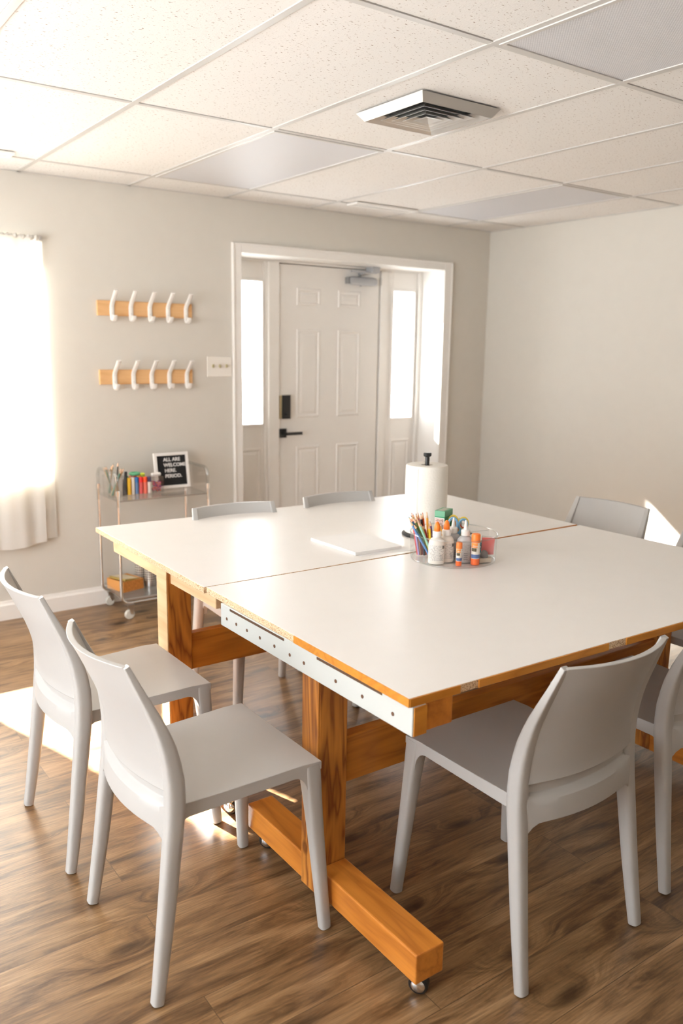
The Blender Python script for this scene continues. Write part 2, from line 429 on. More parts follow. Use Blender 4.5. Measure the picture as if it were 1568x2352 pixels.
# openings: window with the curtain, door alcove
WX0, WX1, WZ0, WZ1 = .25, 1.40, .79, 2.125
DX0, DX1, DZ1, DY = 2.64, 4.362, 2.138, 5.075      # alcove, DY = face of the door unit
T = .25
struct(MB().box(XL, XR, YF, DY+.06, -.05, 0).build('floor', M['floor'], smooth=False))
w = MB()
w.box(XL-.1, WX0, YB, YB+.16, 0, H+.15).box(WX0, WX1, YB, YB+.16, 0, WZ0).box(WX0, WX1, YB, YB+.16, WZ1, H+.15)
w.box(WX1, DX0-.015, YB, YB+.16, 0, H+.15).box(DX0-.015, DX1+.015, YB, YB+.16, DZ1+.015, H+.15).box(DX1+.015, XR+.1, YB, YB+.16, 0, H+.15)
struct(w.build('wall_back', M['wall'], smooth=False))
struct(MB().box(XR, XR+.12, YF-.1, YB, 0, H+.15).build('wall_right', M['wall'], smooth=False))
# left wall with a wide window added unseen for daylight; plain front wall
LW = (.35, 3.9, .6, 2.25)
w = MB().box(XL-.12, XL, YF-.1, LW[0], 0, H+.15).box(XL-.12, XL, LW[1], YB, 0, H+.15).box(XL-.12, XL, LW[0], LW[1], 0, LW[2]).box(XL-.12, XL, LW[0], LW[1], LW[3], H+.15)
struct(w.build('wall_left', M['wall'], smooth=False))
w = MB().box(XL, XR, YF-.12, YF, 0, H+.15)
struct(w.build('wall_front', M['wall'], smooth=False))

# ceiling: tiles, tees
GX0, GY0, DXG, DYG = 1.3084, 3.2096, .61, 1.269
ct = MB(); tw = .012
cxs = [XL] + [GX0+i*DXG for i in range(-5, 6) if XL < GX0+i*DXG < XR] + [XR]; cys = [YF] + [GY0+j*DYG for j in range(-4, 2) if YF < GY0+j*DYG < YB] + [YB]
for xa, xb in zip(cxs, cxs[1:]):
    for ya, yb_ in zip(cys, cys[1:]):
        i_, j_ = round((xa-GX0)/DXG), round((ya-GY0)/DYG)
        if (i_, j_) in ((1, -2), (1, 0), (4, 0)) and xa > XL and ya > YF: continue          # light fittings sit in these cells
        ct.box(xa, xb-(tw+.0012 if xb < XR else 0), ya, yb_-(tw+.0028 if yb_ < YB else 0), H+.004, H+.02)
ct.box(XL, XR, YF, YB, H+.10, H+.15)
struct(ct.build('ceiling', M['tile'], smooth=False))
g = MB(); tw = .012
xs = [GX0+i*DXG for i in range(-5, 6)]; ys = [GY0+j*DYG for j in range(-4, 2)]
for x in xs:
    if XL < x < XR: g.box(x-tw, x+tw, YF, YB, H+.0005, H+.008)
for y in ys:
    if YF < y < YB: g.box(XL, XR, y-tw, y+tw, H+.001, H+.008)
g.box(XL, XR, YB-.022, YB, H+.0005, H+.008).box(XR-.022, XR, YF, YB, H+.0005, H+.008).box(XL, XL+.022, YF, YB, H+.0005, H+.008).box(XL, XR, YF, YF+.022, H+.0005, H+.008)
struct(g.build('trim_1', M['grid'], smooth=False))

def baseboard(name, boxes):
    b_ = MB()
    for (x0, x1, y0, y1, ax, sg) in boxes:
        if ax == 'y':
            b_.prism([(y0, 0), (y1, 0), (y1, .082), (y0*.4+y1*.6 if sg else y1, .098), (y0*.25+y1*.75 if not sg else y0*.25+y1*.75, .11), (y1, .11)][:0] or
                     [(y0, 0), (y1, 0), (y1, .11), (y1-.006, .11), (y1-.009, .096), (y0, .085)], 0, x0, x1)
        else:
            b_.prism([(x0, 0), (x1, 0), (x1, .11), (x1-.006, .11), (x1-.009, .096), (x0, .085)], 1, y0, y1)
    return struct(b_.build(name, M['trim'], smooth=False))
baseboard('baseboard_back', [(XL, DX0-.062, YB-.016, YB, 'y', 0), (DX1+.078, XR, YB-.016, YB, 'y', 0)])
baseboard('baseboard_right', [(XR-.016, XR, YF, YB-.016, 'x', 0)])

# door casing and alcove lining
c = MB()
co = .064
c.box(DX0-co, DX0, YB-.02, YB, 0, DZ1+.06).box(DX1, DX1+.078, YB-.02, YB, 0, DZ1+.06).box(DX0, DX1, YB-.02, YB, DZ1, DZ1+.06)
c.box(DX0-co, DX0-co+.012, YB-.026, YB-.02, 0, DZ1+.06).box(DX1+.066, DX1+.078, YB-.026, YB-.02, 0, DZ1+.06).box(DX0-co, DX1+.078, YB-.026, YB-.02, DZ1+.048, DZ1+.06)
struct(c.build('trim_2', M['trim'], bevel=.003, smooth=False))
c = MB()
c.box(DX0-.015, DX0, YB, DY+.06, 0, DZ1).box(DX1, DX1+.015, YB, DY+.06, 0, DZ1).box(DX0-.015, DX1+.015, YB, DY+.06, DZ1, DZ1+.015)
struct(c.build('trim_3', M['trim'], smooth=False))
# mullion posts and head of the door frame
DL, DR = 3.072, 3.958
c = MB()
c.box(2.985, DL-.003, DY-.02, DY+.06, 0, DZ1-.013).box(DR+.005, 4.02, DY-.012, DY+.06, 0, DZ1-.013).box(2.66, 4.33, DY-.012, DY+.06, DZ1-.013, DZ1)
c.box(2.962, 2.985, DY-.006, DY+.06, 0, DZ1-.013).box(4.02, 4.035, DY-.004, DY+.06, 0, DZ1-.013)
c.box(4.33, DX1, DY-.02, DY+.06, 0, DZ1).box(DX0, 2.66, DY-.02, DY+.06, 0, DZ1)
struct(c.build('trim_4', M['trim'], bevel=.003, smooth=False))
struct(MB().box(DL-.003, DR+.005, DY+.045, DY+.06, 0, DZ1-.013).build('trim_5', M['gap'], smooth=False))

def raised(b_, x0, x1, z0, z1, y, out=.010, fr=.016):
    """a moulded raised panel proud of plane y (towards -Y)"""
    def ring(dx, yy): return [(x0+dx, yy, z0+dx), (x1-dx, yy, z0+dx), (x1-dx, yy, z1-dx), (x0+dx, yy, z1-dx)]
    rs = [ring(0, y), ring(.004, y-.005), ring(fr, y-.006), ring(fr+.008, y+.0005), ring(fr+.030, y-.0055)]
    V = [[b_.bm.verts.new(p) for p in r] for r in rs]
    for A, B in zip(V, V[1:]):
        for i in range(4): b_._f([A[i], A[(i+1)%4], B[(i+1)%4], B[i]])
    b_._f(V[-1])

# the door
door = bpy.data.objects.new('door_1', None); C.objects.link(door); door.location = (DL, DY, 0); door['_abs'] = 1; struct(door)
d_ = MB().box(DL+.002, DR-.006, DY, DY+.042, .012, DZ1-.019)
for (x0, x1) in ((3.222, 3.424), (3.577, 3.782)):
    raised(d_, x0, x1, 1.846, 1.966, DY); raised(d_, x0, x1, 1.06, 1.685, DY); raised(d_, x0, x1, .24, .855, DY)
slab = d_.build('door_slab', M['door'], door, smooth=False)
k_ = MB().box(3.0735, 3.153, DY-.028, DY, 1.06, 1.224)
lock = k_.build('keypad_lock', M['brass'], door, bevel=.003, smooth=False); part_abs(lock)
MB().box(3.085, 3.155, DY-.034, DY-.027, 1.058, 1.226).build('keypad_cover', M['black'], lock, bevel=.002, smooth=False)
MB().tube([(3.12, DY-.034, 1.09), (3.12, DY-.046, 1.09)], .011, 12).build('thumb_turn', M['black'], lock)
h_ = MB().box(3.0735, 3.137, DY-.01, DY, .922, .987)
hp = h_.build('handle_plate', M['black'], door, bevel=.002, smooth=False); part_abs(hp)
h_ = MB().tube([(3.108, DY-.008, .954), (3.108, DY-.05, .954)], .012, 12).box(3.097, 3.24, DY-.06, DY-.046, .943, .963)
h_.build('lever', M['black'], hp, bevel=.001, smooth=False)
# overhead closer: body on the door, arm up to the head shoe
cl = MB().sweep([(3.645, DY-.03, 2.038), (3.66, DY-.03, 2.038), (3.69, DY-.03, 2.038), (3.86, DY-.03, 2.038), (3.885, DY-.03, 2.038), (3.898, DY-.03, 2.038)],
                [(.024, .024), (.029, .029), (.03, .03), (.03, .03), (.027, .027), (.018, .018)], 14, 3., (0, 0, 1))
clo = cl.build('door_closer', M['closer'], door); part_abs(clo)
MB().box(3.632, 3.657, DY-.052, DY-.006, 2.014, 2.062).build('end_cap', paint((.2, .2, .2)), clo, bevel=.004, smooth=False)
MB().tube([(3.745, DY-.03, 2.06), (3.745, DY-.03, 2.092)], .012, 12).build('pinion', paint((.12, .12, .12)), clo)
MB().tube([(3.755, DY-.03, 2.0), (3.755, DY-.03, 2.014)], .008, 10).build('valve_screw', M['closer'], clo)
MB().box(3.63, 3.86, DY-.09, DY-.07, 2.093, 2.105).box(3.735, 3.757, DY-.085, DY-.02, 2.085, 2.097).build('closer_arm', M['closer'], clo, bevel=.002, smooth=False)
MB().box(3.80, 3.868, DY-.115, DY-.03, 2.098, DZ1-.001).build('arm_shoe', M['closer'], clo, bevel=.003, smooth=False)

# sidelights: frame panel with a moulded lower panel and a pane
def sidelight(idx, x0, x1, g0, g1, gz0, gz1):
    o = bpy.data.objects.new('window_%d' % idx, None); C.objects.link(o); o.location = (x0, DY, 0); o['_abs'] = 1; struct(o)
    b_ = MB(); z1 = DZ1-.013
    b_.box(x0, g0, DY+.006, DY+.045, 0, z1).box(g1, x1, DY+.006, DY+.045, 0, z1).box(g0, g1, DY+.006, DY+.045, 0, gz0).box(g0, g1, DY+.006, DY+.045, gz1, z1)
    raised(b_, g0+.005, g1-.008, .24, .86, DY+.006)
    # glazing bead round the pane
    e = .018
    b_.box(g0-e, g0, DY-.006, DY+.006, gz0-e, gz1+e).box(g1, g1+e, DY-.006, DY+.006, gz0-e, gz1+e).box(g0, g1, DY-.006, DY+.006, gz0-e, gz0).box(g0, g1, DY-.006, DY+.006, gz1, gz1+e)
    b_.build('window_frame', M['door'], o, bevel=.002, smooth=False)
    MB().box(g0, g1, DY+.02, DY+.024, gz0, gz1).build('pane', M['glass'], o, smooth=False)
sidelight(1, 2.66, 2.985, 2.737, 2.941, 1.03, 1.992)
sidelight(2, 4.02, 4.33, 4.093, 4.297, 1.03, 1.985)

# curtained window
o = bpy.data.objects.new('window_3', None); C.objects.link(o); o.location = (WX0, YB, WZ0); o['_abs'] = 1; struct(o)
b_ = MB(); f = .045; y0, y1 = YB+.09, YB+.14
b_.box(WX0, WX0+f, y0, y1, WZ0, WZ1).box(WX1-f, WX1, y0, y1, WZ0, WZ1).box(WX0+f, WX1-f, y0, y1, WZ0, WZ0+f).box(WX0+f, WX1-f, y0, y1, WZ1-f, WZ1)

b_.build('window_frame', M['trim'], o, bevel=.003, smooth=False)
MB().box(WX0+f, WX1-f, y0+.02, y0+.024, WZ0+f, WZ1-f).build('pane', M['glass'], o, smooth=False)
MB().box(WX0+.001, WX1-.001, YB+.001, y0, WZ0, WZ0+.012).build('window_sill', M['trim'], o, bevel=.003, smooth=False)
# unseen window added in the left wall as a source of daylight
o = bpy.data.objects.new('window_4', None); C.objects.link(o); o.location = (XL, LW[0], LW[2]); o['_abs'] = 1; struct(o)
b_ = MB(); x0, x1 = XL-.1, XL-.05
b_.box(x0, x1, LW[0], LW[1], LW[2], LW[2]+f).box(x0, x1, LW[0], LW[1], LW[3]-f, LW[3])
for yy in (LW[0], (LW[0]+LW[1]-f)/2, LW[1]-f): b_.box(x0, x1, yy, yy+f, LW[2]+f, LW[3]-f)
b_.build('window_frame', M['trim'], o, bevel=.003, smooth=False)
MB().box(x0+.02, x0+.024, LW[0]+f, LW[1]-f, LW[2]+f, LW[3]-f).build('pane', M['glass'], o, smooth=False)

# curtain panels on a rod
cur = thing('curtain', 'white cotton curtain panel hanging over the bright window', 'curtain', (1.41, YB-.03, .43))
def curtain_sheet(x0, x1, ztop, zbot, ybase, amp, ph, freq):
    n, k = 90, 34; G = []
    for i in range(k+1):
        v = i/k; z = ztop + (zbot(0) - ztop)*v; row = []
        for j in range(n+1):
            u = j/n; x = x0+(x1-x0)*u
            zz = ztop+(zbot(u)-ztop)*v
            a = amp*(.35+.65*v)
            y = ybase + a*math.sin(2*PI*freq*u+ph+.6*math.sin(3*v+ph)) + .3*a*math.sin(2*PI*freq*2.3*u+1.1*ph+v)
            row.append((x + .006*math.sin(6*v+9*u), y, zz))
        G.append(row)
    return G
MB().sheet(curtain_sheet(.66, 1.335, 2.118, lambda u: .428-.012*math.cos(9*u), YB-.052, .012, .4, 3.4)).build('front_layer', M['curtain'], cur, angle=180)
MB().sheet(curtain_sheet(1.10, 1.405, 2.118, lambda u: .452, YB-.024, .007, 1.7, 2.1)).build('back_layer', M['curtain'], cur, angle=180)
# gathered heading
hd = MB(); G = []
for i in range(7):
    row = []
    for j in range(160):
        u = j/159; x = .66+.725*u; th = PI*2*i/6
        r = .016+.004*math.sin(70*u*3+i)+.003*math.sin(41*u*3)
        row.append((x, YB-.035+r*math.cos(th), 2.118+r*.9*math.sin(th)))
    G.append(row)
hd.sheet(G).build('gathered_heading', M['curtain'], cur, angle=180)
rod = thing('curtain_rod', 'thin metal curtain rod across the top of the window', 'rod', (1.40, YB-.035, 2.118))
MB().tube([(.27, YB-.035, 2.118), (1.392, YB-.035, 2.118)], .006, 10).build('rod', M['steel'], rod)
MB().box(1.388, 1.402, YB-.045, YB+.0, 2.103, 2.13).build('bracket', M['steel'], rod, bevel=.002, smooth=False)

# ------------------------------------------------------------------ ceiling fittings
def ceiling_light(i, j, label):
    x0, x1 = GX0+i*DXG+tw, GX0+(i+1)*DXG-tw; y0, y1 = GY0+j*DYG+tw, GY0+(j+1)*DYG-tw
    t = thing('ceiling_light', label, 'ceiling light', ((x0+x1)/2, (y0+y1)/2, H), 0, 'recessed lights in the ceiling grid')
    b_ = MB(); e = .016
    b_.box(x0, x0+e, y0, y1, H-.003, H+.005).box(x1-e, x1, y0, y1, H-.003, H+.005).box(x0+e, x1-e, y0, y0+e, H-.003, H+.005).box(x0+e, x1-e, y1-e, y1, H-.003, H+.005)
    b_.build('light_frame', M['grid'], t, bevel=.001, smooth=False)
    MB().box(x0+e, x1-e, y0+e, y1-e, H+.0005, H+.005).build('prismatic_lens', M['lens'], t, smooth=False)
ceiling_light(1, -2, 'unlit recessed ceiling light with prismatic lens at the photo\'s upper right corner, nearest')
ceiling_light(1, 0, 'unlit recessed ceiling light over the left part, between the square vent and the coat hooks')
ceiling_light(4, 0, 'unlit recessed ceiling light in front of the corner by the right wall, farthest')

vx, vy, vs = 2.235, 2.595, .195
v = thing('ceiling_vent', 'square metal ceiling diffuser with stepped louvres in the middle of the ceiling', 'air vent', (vx, vy, H))
def sqring(b_, s0, z0, s1, z1, t=.0015):
    """sloped square ring from half-size s0 at z0 to s1 at z1"""
    def R(s, z): return [b_.bm.verts.new((vx+a*s, vy+c*s, z)) for a, c in ((-1,-1),(1,-1),(1,1),(-1,1))]
    A, B, A2, B2 = R(s0, z0), R(s1, z1), R(s0-t, z0), R(s1-t, z1)
    for i in range(4):
        j = (i+1) % 4
        b_._f([A[i], A[j], B[j], B[i]]); b_._f([A2[j], A2[i], B2[i], B2[j]]); b_._f([A[j], A[i], A2[i], A2[j]]); b_._f([B[i], B[j], B2[j], B2[i]])
b_ = MB(); sqring(b_, vs, H-.002, vs-.024, H-.032); sqring(b_, vs-.024, H-.032, vs-.066, H-.010)
b_.build('outer_frame', M['ventpaint'], v, smooth=False)
for k, (s0, s1, zz) in enumerate(((.128, .100, H-.030), (.098, .070, H-.032), (.068, .045, H-.034))):
    b_ = MB(); sqring(b_, s0, zz, s1, zz+.018); b_.build('louvre', M['ventpaint'], v, smooth=False)
b_ = MB(); P = [b_.bm.verts.new((vx+a*.040, vy+c*.040, H-.034)) for a, c in ((-1,-1),(1,-1),(1,1),(-1,1))]; ap = b_.bm.verts.new((vx, vy, H-.024))
for i in range(4): b_._f([P[i], P[(i+1)%4], ap])
b_.build('centre_plate', M['ventpaint'], v, smooth=False)
MB().box(vx-.127, vx+.127, vy-.127, vy+.127, H-.004, H+.004).build('dark_throat', paint((.02, .02, .02), .8), v, smooth=False)

def slot_vent(x0, x1, y, label):
    t = thing('slot_vent', label, 'air vent', ((x0+x1)/2, y, H))
    b_ = MB(); b_.box(x0, x1, y-.055, y-.028, H-.012, H-.001).box(x0, x1, y+.03, y+.055, H-.012, H-.001).box(x0, x0+.02, y-.028, y+.03, H-.012, H-.001).box(x1-.02, x1, y-.028, y+.03, H-.012, H-.001)
    b_.build('vent_frame', M['white'], t, bevel=.002, smooth=False)
    b_ = MB()
    for q in range(3): b_.box(x0+.02, x1-.02, y-.02+q*.018, y-.014+q*.018, H-.01, H-.002)
    b_.build('slats', M['white'], t, smooth=False)
slot_vent(3.22, 3.72, GY0+DYG-.045, 'narrow slot vent in the ceiling above the door')
slot_vent(.65, 1.17, GY0+DYG-.075, 'narrow slot vent in the ceiling above the curtained window')

# ------------------------------------------------------------------ coat hooks and switch
def hook_rack(x0, x1, z0, z1, xs_, label, where):
    t = thing('coat_rack', label, 'coat rack', ((x0+x1)/2, YB, z0), 0, 'wall racks with five hooks')
    MB().box(x0, x1, YB-.02, YB, z0, z1).build('board', M['maple'], t, bevel=.002, smooth=False)
    zc = (z0+z1)/2
    for x in xs_:
        pth = [(x, YB-.105, zc+.098), (x, YB-.092, zc+.082), (x, YB-.06, zc+.052), (x, YB-.034, zc+.03), (x, YB-.024, zc+.012), (x, YB-.024, zc-.03), (x, YB-.026, zc-.052),
               (x, YB-.034, zc-.066), (x, YB-.048, zc-.070), (x, YB-.062, zc-.064), (x, YB-.070, zc-.05), (x, YB-.072, zc-.04)]
        hk = MB().sweep(pth, (.0135, .0055), 10, 3., (1, 0, 0)).build('hook', M['white'], t)
        part_abs(hk)
        for dz in (.012, -.03): MB().tube([(x, YB-.027, zc+dz), (x, YB-.0295, zc+dz)], .0035, 8).build('screw', paint((.55, .53, .5)), hk)
hook_rack(1.702, 2.293, 1.722, 1.808, (1.785, 1.9, 2.017, 2.133, 2.25), 'upper wooden coat rack with five white hooks on the back wall', 0)
hook_rack(1.70, 2.288, 1.328, 1.414, (1.787, 1.902, 2.017, 2.131, 2.247), 'lower wooden coat rack with five white hooks on the back wall', 1)
t = thing('light_switch', 'ivory three-gang light switch beside the door casing', 'light switch', (2.482, YB, 1.43))
MB().box(2.396, 2.568, YB-.007, YB, 1.367, 1.494).build('switch_plate', M['switchwhite'], t, bevel=.004, smooth=False)
for q in range(3):
    x = 2.434+q*.047
    MB().box(x-.005, x+.005, YB-.02, YB-.006, 1.424, 1.445).build('toggle', M['toggle'], t, bevel=.002, smooth=False)

# ------------------------------------------------------------------ tables
TZ = .81; TT = .021
def caster(x, y, parent, zt=.06):
    """small twin-look caster under a foot beam; parts hang on the table"""
    b_ = MB().box(x-.022, x+.022, y-.022, y+.022, zt-.005, zt)
    b_.lathe([(.020, 0), (.019, -.008), (.010, -.012), (0, -.012)], x, y, 20, z0=zt-.004)
    c_ = b_.build('caster', M['chrome'], parent, smooth=False); part_abs(c_)
    an = .62
    Mw = Matrix.Translation((x, y, .025)) @ Matrix.Rotation(an, 4, 'Z') @ Matrix.Rotation(PI/2, 4, 'Y')
    wv = MB().lathe([(.0, -.014), (.021, -.014), (.025, -.010), (.025, .010), (.021, .014), (.0, .014)], n=28)
    wv.xform(Mw); wv.build('wheel', M['black'], c_)
    hb = MB().lathe([(.0, .020), (.010, .0195), (.017, .016), (.018, .0145), (0, .0145)], n=24); hb.xform(Mw); hb.build('chrome_hub', M['chrome'], c_)
    hb = MB().lathe([(0, -.0145), (.018, -.0145), (.017, -.016), (.010, -.0195), (.0, -.020)], n=24); hb.xform(Mw); hb.build('chrome_hub', M['chrome'], c_)

def table(label, top, posts_y, foot, rail_z, beam_y, front, loc):
    t = thing('work_table', label, 'table', loc)
    # top: white laminate over a chipboard core
    b_ = MB().quadprism(top, TZ-TT, TZ)
    tp = b_.build('tabletop', [M['chip'], M['laminate']], t, bevel=.0015, smooth=False); part_abs(tp)
    for p in tp.data.polygons:
        if p.normal.z > .9: p.material_index = 1
    for side, (xa, xb) in (('L', (1.168, 1.260)), ('R', (2.695, 2.782))):
        ya, yb_ = posts_y
        MB().box(xa, xb, ya, yb_, .062, TZ-TT if not front else TZ-TT-.068).build('post', M['fir_z'], t, bevel=.003, smooth=False)
        if side == 'L': MB().box(xa-.004, xa, ya+.001, yb_-.004, .058, TZ-TT-(.07 if front else .0005)).build('post_face_board', M['pine_y'] if not front else M['fir_z'], t, bevel=.001, smooth=False)
        f0, f1 = foot
        fb = MB()
        fb.prism([(f0, .06), (ya, .06), (ya, .141), (f0, .141)], 0, xa+.003, xb)
        fb.prism([(yb_, .06), (f1, .06), (f1, .141), (yb_, .141)], 0, xa+.003, xb)
        fb.build('foot_beam', M['fir_y'], t, bevel=.004, smooth=False)
        xm = (xa+xb)/2
        caster(xm, f0+.035, t); caster(xm, f1-.05, t)
        # bearer under the top
        yb0, yb1 = beam_y
        mb = MB()
        if front: mb.box(xa+.0, xb-.01, yb0, yb1, TZ-TT-.068, TZ-TT)
        else: mb.box(xa+.012, xb, yb0, ya, TZ-TT-.068, TZ-TT).box(xa+.012, xb, yb_, yb1, TZ-TT-.068, TZ-TT)
        mb.build('bearer', M['fir_y'] if front else M['pine_y'], t, bevel=.003, smooth=False)
    ya = posts_y[0]
    MB().box(1.260, 2.695, ya+.012, ya+.050, rail_z[0], rail_z[1]).build('rail', M['fir_x'], t, bevel=.003, smooth=False)
    return t, tp

ft, ftop = table('near white-topped work table on an orange timber trestle base, beside the two front chairs',
      [(1.120, 1.298), (2.955, 1.255), (2.944, 2.304), (1.134, 2.312)], (1.715, 1.80), (1.30, 2.12), (.366, .505), (1.296, 2.235), True, (2.03, 1.8, 0))
# stained edging on the front edge, with two bare chipboard gaps
def edge_pt(x): return 1.298 + (x-1.120)/(2.955-1.120)*(1.255-1.298)
for (xa, xb) in ((1.1205, 1.268), (1.325, 1.79), (1.862, 2.952)):
    pts = [(xa, edge_pt(xa)-.004), (xb, edge_pt(xb)-.004), (xb, edge_pt(xb)), (xa, edge_pt(xa))]
    MB().quadprism(pts, TZ-TT+.0005, TZ-.0005).build('edge_band', M['edge_band'], ftop, bevel=.001, smooth=False)
MB().quadprism([(1.1175, 1.296), (1.1201, 1.296), (1.1268, 1.78), (1.1245, 1.78)], TZ-TT+.0005, TZ-.0005).build('edge_band', M['edge_band'], ftop, smooth=False)
# drilled apron board on the left side
ap = MB().box(1.126, 1.166, 1.292, 2.20, TZ-TT-.07, TZ-TT).build('apron_board', [M['apron']], ft, bevel=.002, smooth=False); part_abs(ap)
MB().box(1.130, 1.1665, 1.2895, 1.294, TZ-TT-.069, TZ-TT-.001).build('ply_end', M['edge_band'], ap, smooth=False)
for y in (1.36, 1.475, 1.585, 1.73, 1.80, 1.88, 1.96, 2.035, 2.10, 2.16):
    MB().tube([(1.1263, y, TZ-TT-.040), (1.1250, y, TZ-TT-.040)], .005, 10, (0,0,1)).build('drilled_hole', M['hole'], ap)
for (ya, yb_) in ((1.40, 1.67), (1.83, 2.14)):
    MB().box(1.1252, 1.1262, ya, yb_, TZ-TT-.010, TZ-TT-.003).build('slot', M['slot'], ap, smooth=False)
bt, btop = table('far white-topped work table on an orange timber trestle base, nearest the door',
      [(1.126, 2.3165), (2.944, 2.322), (2.968, 3.305), (1.141, 3.355)], (2.695, 2.785), (2.275, 3.16), (.373, .513), (2.34, 3.26), False, (2.03, 2.84, 0))
MB().quadprism([(2.2, 2.3165), (2.943, 2.3185), (2.944, 2.322), (2.2, 2.3197)], TZ-TT+.0005, TZ-.0005).build('edge_band', M['edge_band'], btop, smooth=False)

# ------------------------------------------------------------------ chairs
RZ = [0, .2, .37, .48, .56, .64, .71, .79, .857]
RY = [-.240, -.210, -.188, -.174, -.172, -.184, -.207, -.244, -.273]
RX = [.228, .220, .214, .210, .207, .203, .199, .194, .189]
RD = [.015, .020, .0225, .024, .0235, .0195, .0140, .0092, .0068]      # half depth (y)
RW = [.0165, .019, .021, .022, .0215, .020, .0180, .0140, .0105]     # half width (x)
def interp(z, A):
    for i in range(len(RZ)-1):
        if z <= RZ[i+1]:
            f_ = (z-RZ[i])/(RZ[i+1]-RZ[i]); return A[i]+(A[i+1]-A[i])*f_
    return A[-1]
def smooth_interp(z, A):
    # quadratic-ish smoothing of the polyline
    return (interp(max(0, z-.03), A)+2*interp(z, A)+interp(min(RZ[-1], z+.03), A))/4 if .03 < z < RZ[-1]-.03 else interp(z, A)

def make_chair(label, loc, rz):
    t = thing('dining_chair', label, 'chair', loc, rz, 'light grey plastic chairs around the tables', absolute=False)
    SZ = .488
    # seat shell: top skin, rolled rear lip, side rims with arched fillets into the legs
    b_ = MB(); n, k = 18, 14; G, W = [], []
    for i in range(k+1):
        v_ = i/k; y = -.185 + v_*.424; row, row2 = [], []
        for j in range(n+1):
            u = -1+2*j/n; hw = .203+.016*v_
            # rounded front corners
            yy = y
            if i == 0: yy = y
            back = -.034*(1-u*u)*(1-v_)**2
            z = SZ - .010*(1-u*u)*math.sin(PI*min(1, v_*1.05)) + .010*v_*v_ - .006*max(0, v_-.85)/.15
            row.append((u*hw, yy+back, z)); row2.append((u*hw, yy+back, z-.022))
        G.append(row); W.append(row2)
    b_.sheet(G, W)
    # rear apron below a recessed band
    G, W = [], []
    for z, fwd, th in ((.432, 0, .010), (.445, 0, .011), (.470, 0, .011), (.487, 0, .010), (.496, .006, .008), (.505, .013, .006), (.535, .013, .005), (.552, .013, .004)):
        row, row2 = [], []
        for j in range(25):
            u = -1+2*j/24; yc = smooth_interp(min(z, .5), RY)-.034*(1-u*u)-smooth_interp(min(z, .5), RD)*.5+fwd
            drop = -.030*max(0, (abs(u)-.80)/.20)**2 if z < .46 else .012*max(0, (abs(u)-.8)/.2)**2*(1 if z < .5 else 0)
            row.append((u*.203, yc-th, z+drop)); row2.append((u*.203, yc+th, z+drop))
        G.append(row); W.append(row2)
    b_.sheet(G, W)
    # arched side rims (y,z polygons) and front rim (x,z polygon)
    def arch(a0, a1, zt0, zt1, zl, r0, r1):
        lo = []
        for q in range(7): th = PI*.5*q/6; lo.append((a0 + r0*(1-math.cos(th))*1.0, zl + r0*1.5*math.sin(th)))
        hi = []
        for q in range(7): th = PI*.5*(6-q)/6; hi.append((a1 - r1*(1-math.cos(th)), zl + r1*1.5*math.sin(th)))
        return [(a0-.02, zl)] + lo + hi + [(a1+.02, zl), (a1+.02, zt1), (a0-.02, zt0)]
    for sgn in (-1, 1):
        pts = arch(-.165, .198, SZ-.012, SZ-.006, .402, .032, .040)
        A = [b_.bm.verts.new((sgn*(.203+.016*((p[0]+.185)/.42)), p[0], p[1])) for p in pts]
        B = [b_.bm.verts.new((sgn*(.179+.016*((p[0]+.185)/.42)), p[0], p[1])) for p in pts]
        b_._f(A[::-1]); b_._f(B)
        for q in range(len(pts)): b_._f([A[q], A[(q+1)%len(pts)], B[(q+1)%len(pts)], B[q]])
    pts = arch(-.186, .186, SZ-.004, SZ-.004, .402, .040, .040)
    b_.prism(pts, 1, .214, .238)
    b_.build('seat', M['chair'], t, bevel=.004, seg=3)
    # backrest shell between the rear uprights, wrapped in plan, with a thicker top rim
    b_ = MB(); G, W = [], []; nz_ = 18
    for i in range(nz_+1):
        z = .535+i*(.857-.535)/nz_; v_ = i/nz_; row, row2 = [], []
        th = .0062 + .0022*max(0, (v_-.93)/.07) + .003*max(0, (.05-v_)/.05)
        for j in range(25):
            u = -1+2*j/24; hw = smooth_interp(z, RX)
            y = smooth_interp(z, RY)-(.034+.012*v_)*(1-u*u) - max(0, smooth_interp(z, RD)-.0085)*.8
            row.append((u*hw, y-th, z)); row2.append((u*hw, y+th, z))
        G.append(row); W.append(row2)
    b_.sheet(G, W).build('backrest', M['chair'], t, bevel=.002, seg=2)
    zz = [0, .06, .13, .2, .28, .37, .43, .48, .52, .56, .60, .64, .68, .71, .75, .79, .825, .857]
    for sgn in (-1, 1):
        pth = [(sgn*smooth_interp(z, RX), smooth_interp(z, RY), z) for z in zz]; pth[0] = (sgn*RX[0], RY[0], .004)
        lg = MB().sweep(pth, [(smooth_interp(z, RW), smooth_interp(z, RD)) for z in zz], 20, [3.]*7+[3.4]*4+[4., 4.5, 5., 5.5, 6., 7., 8.], (1, 0, 0)).build('rear_leg', M['chair'], t)
        MB().lathe([(.009, 0), (.011, .006)], sgn*RX[0], RY[0], 12).build('glide', M['pad'], lg)
        fz = [.004, .1, .2, .3, .38, .43, .47, .484]
        fp = [(sgn*(.2305-.035*z/.484), .2465-.032*z/.484, z) for z in fz]
        fs = [(.016, .016), (.0175, .0175), (.019, .019), (.0205, .0205), (.022, .022), (.0232, .0232), (.0236, .0236), (.0236, .0236)]
        lg = MB().sweep(fp, fs, 20, [3., 3., 3.1, 3.4, 4., 5., 6., 6.], (1, 0, 0)).build('front_leg', M['chair'], t)
        MB().lathe([(.009, 0), (.011, .006)], sgn*.2305, .2465, 12).build('glide', M['pad'], lg)
    return t

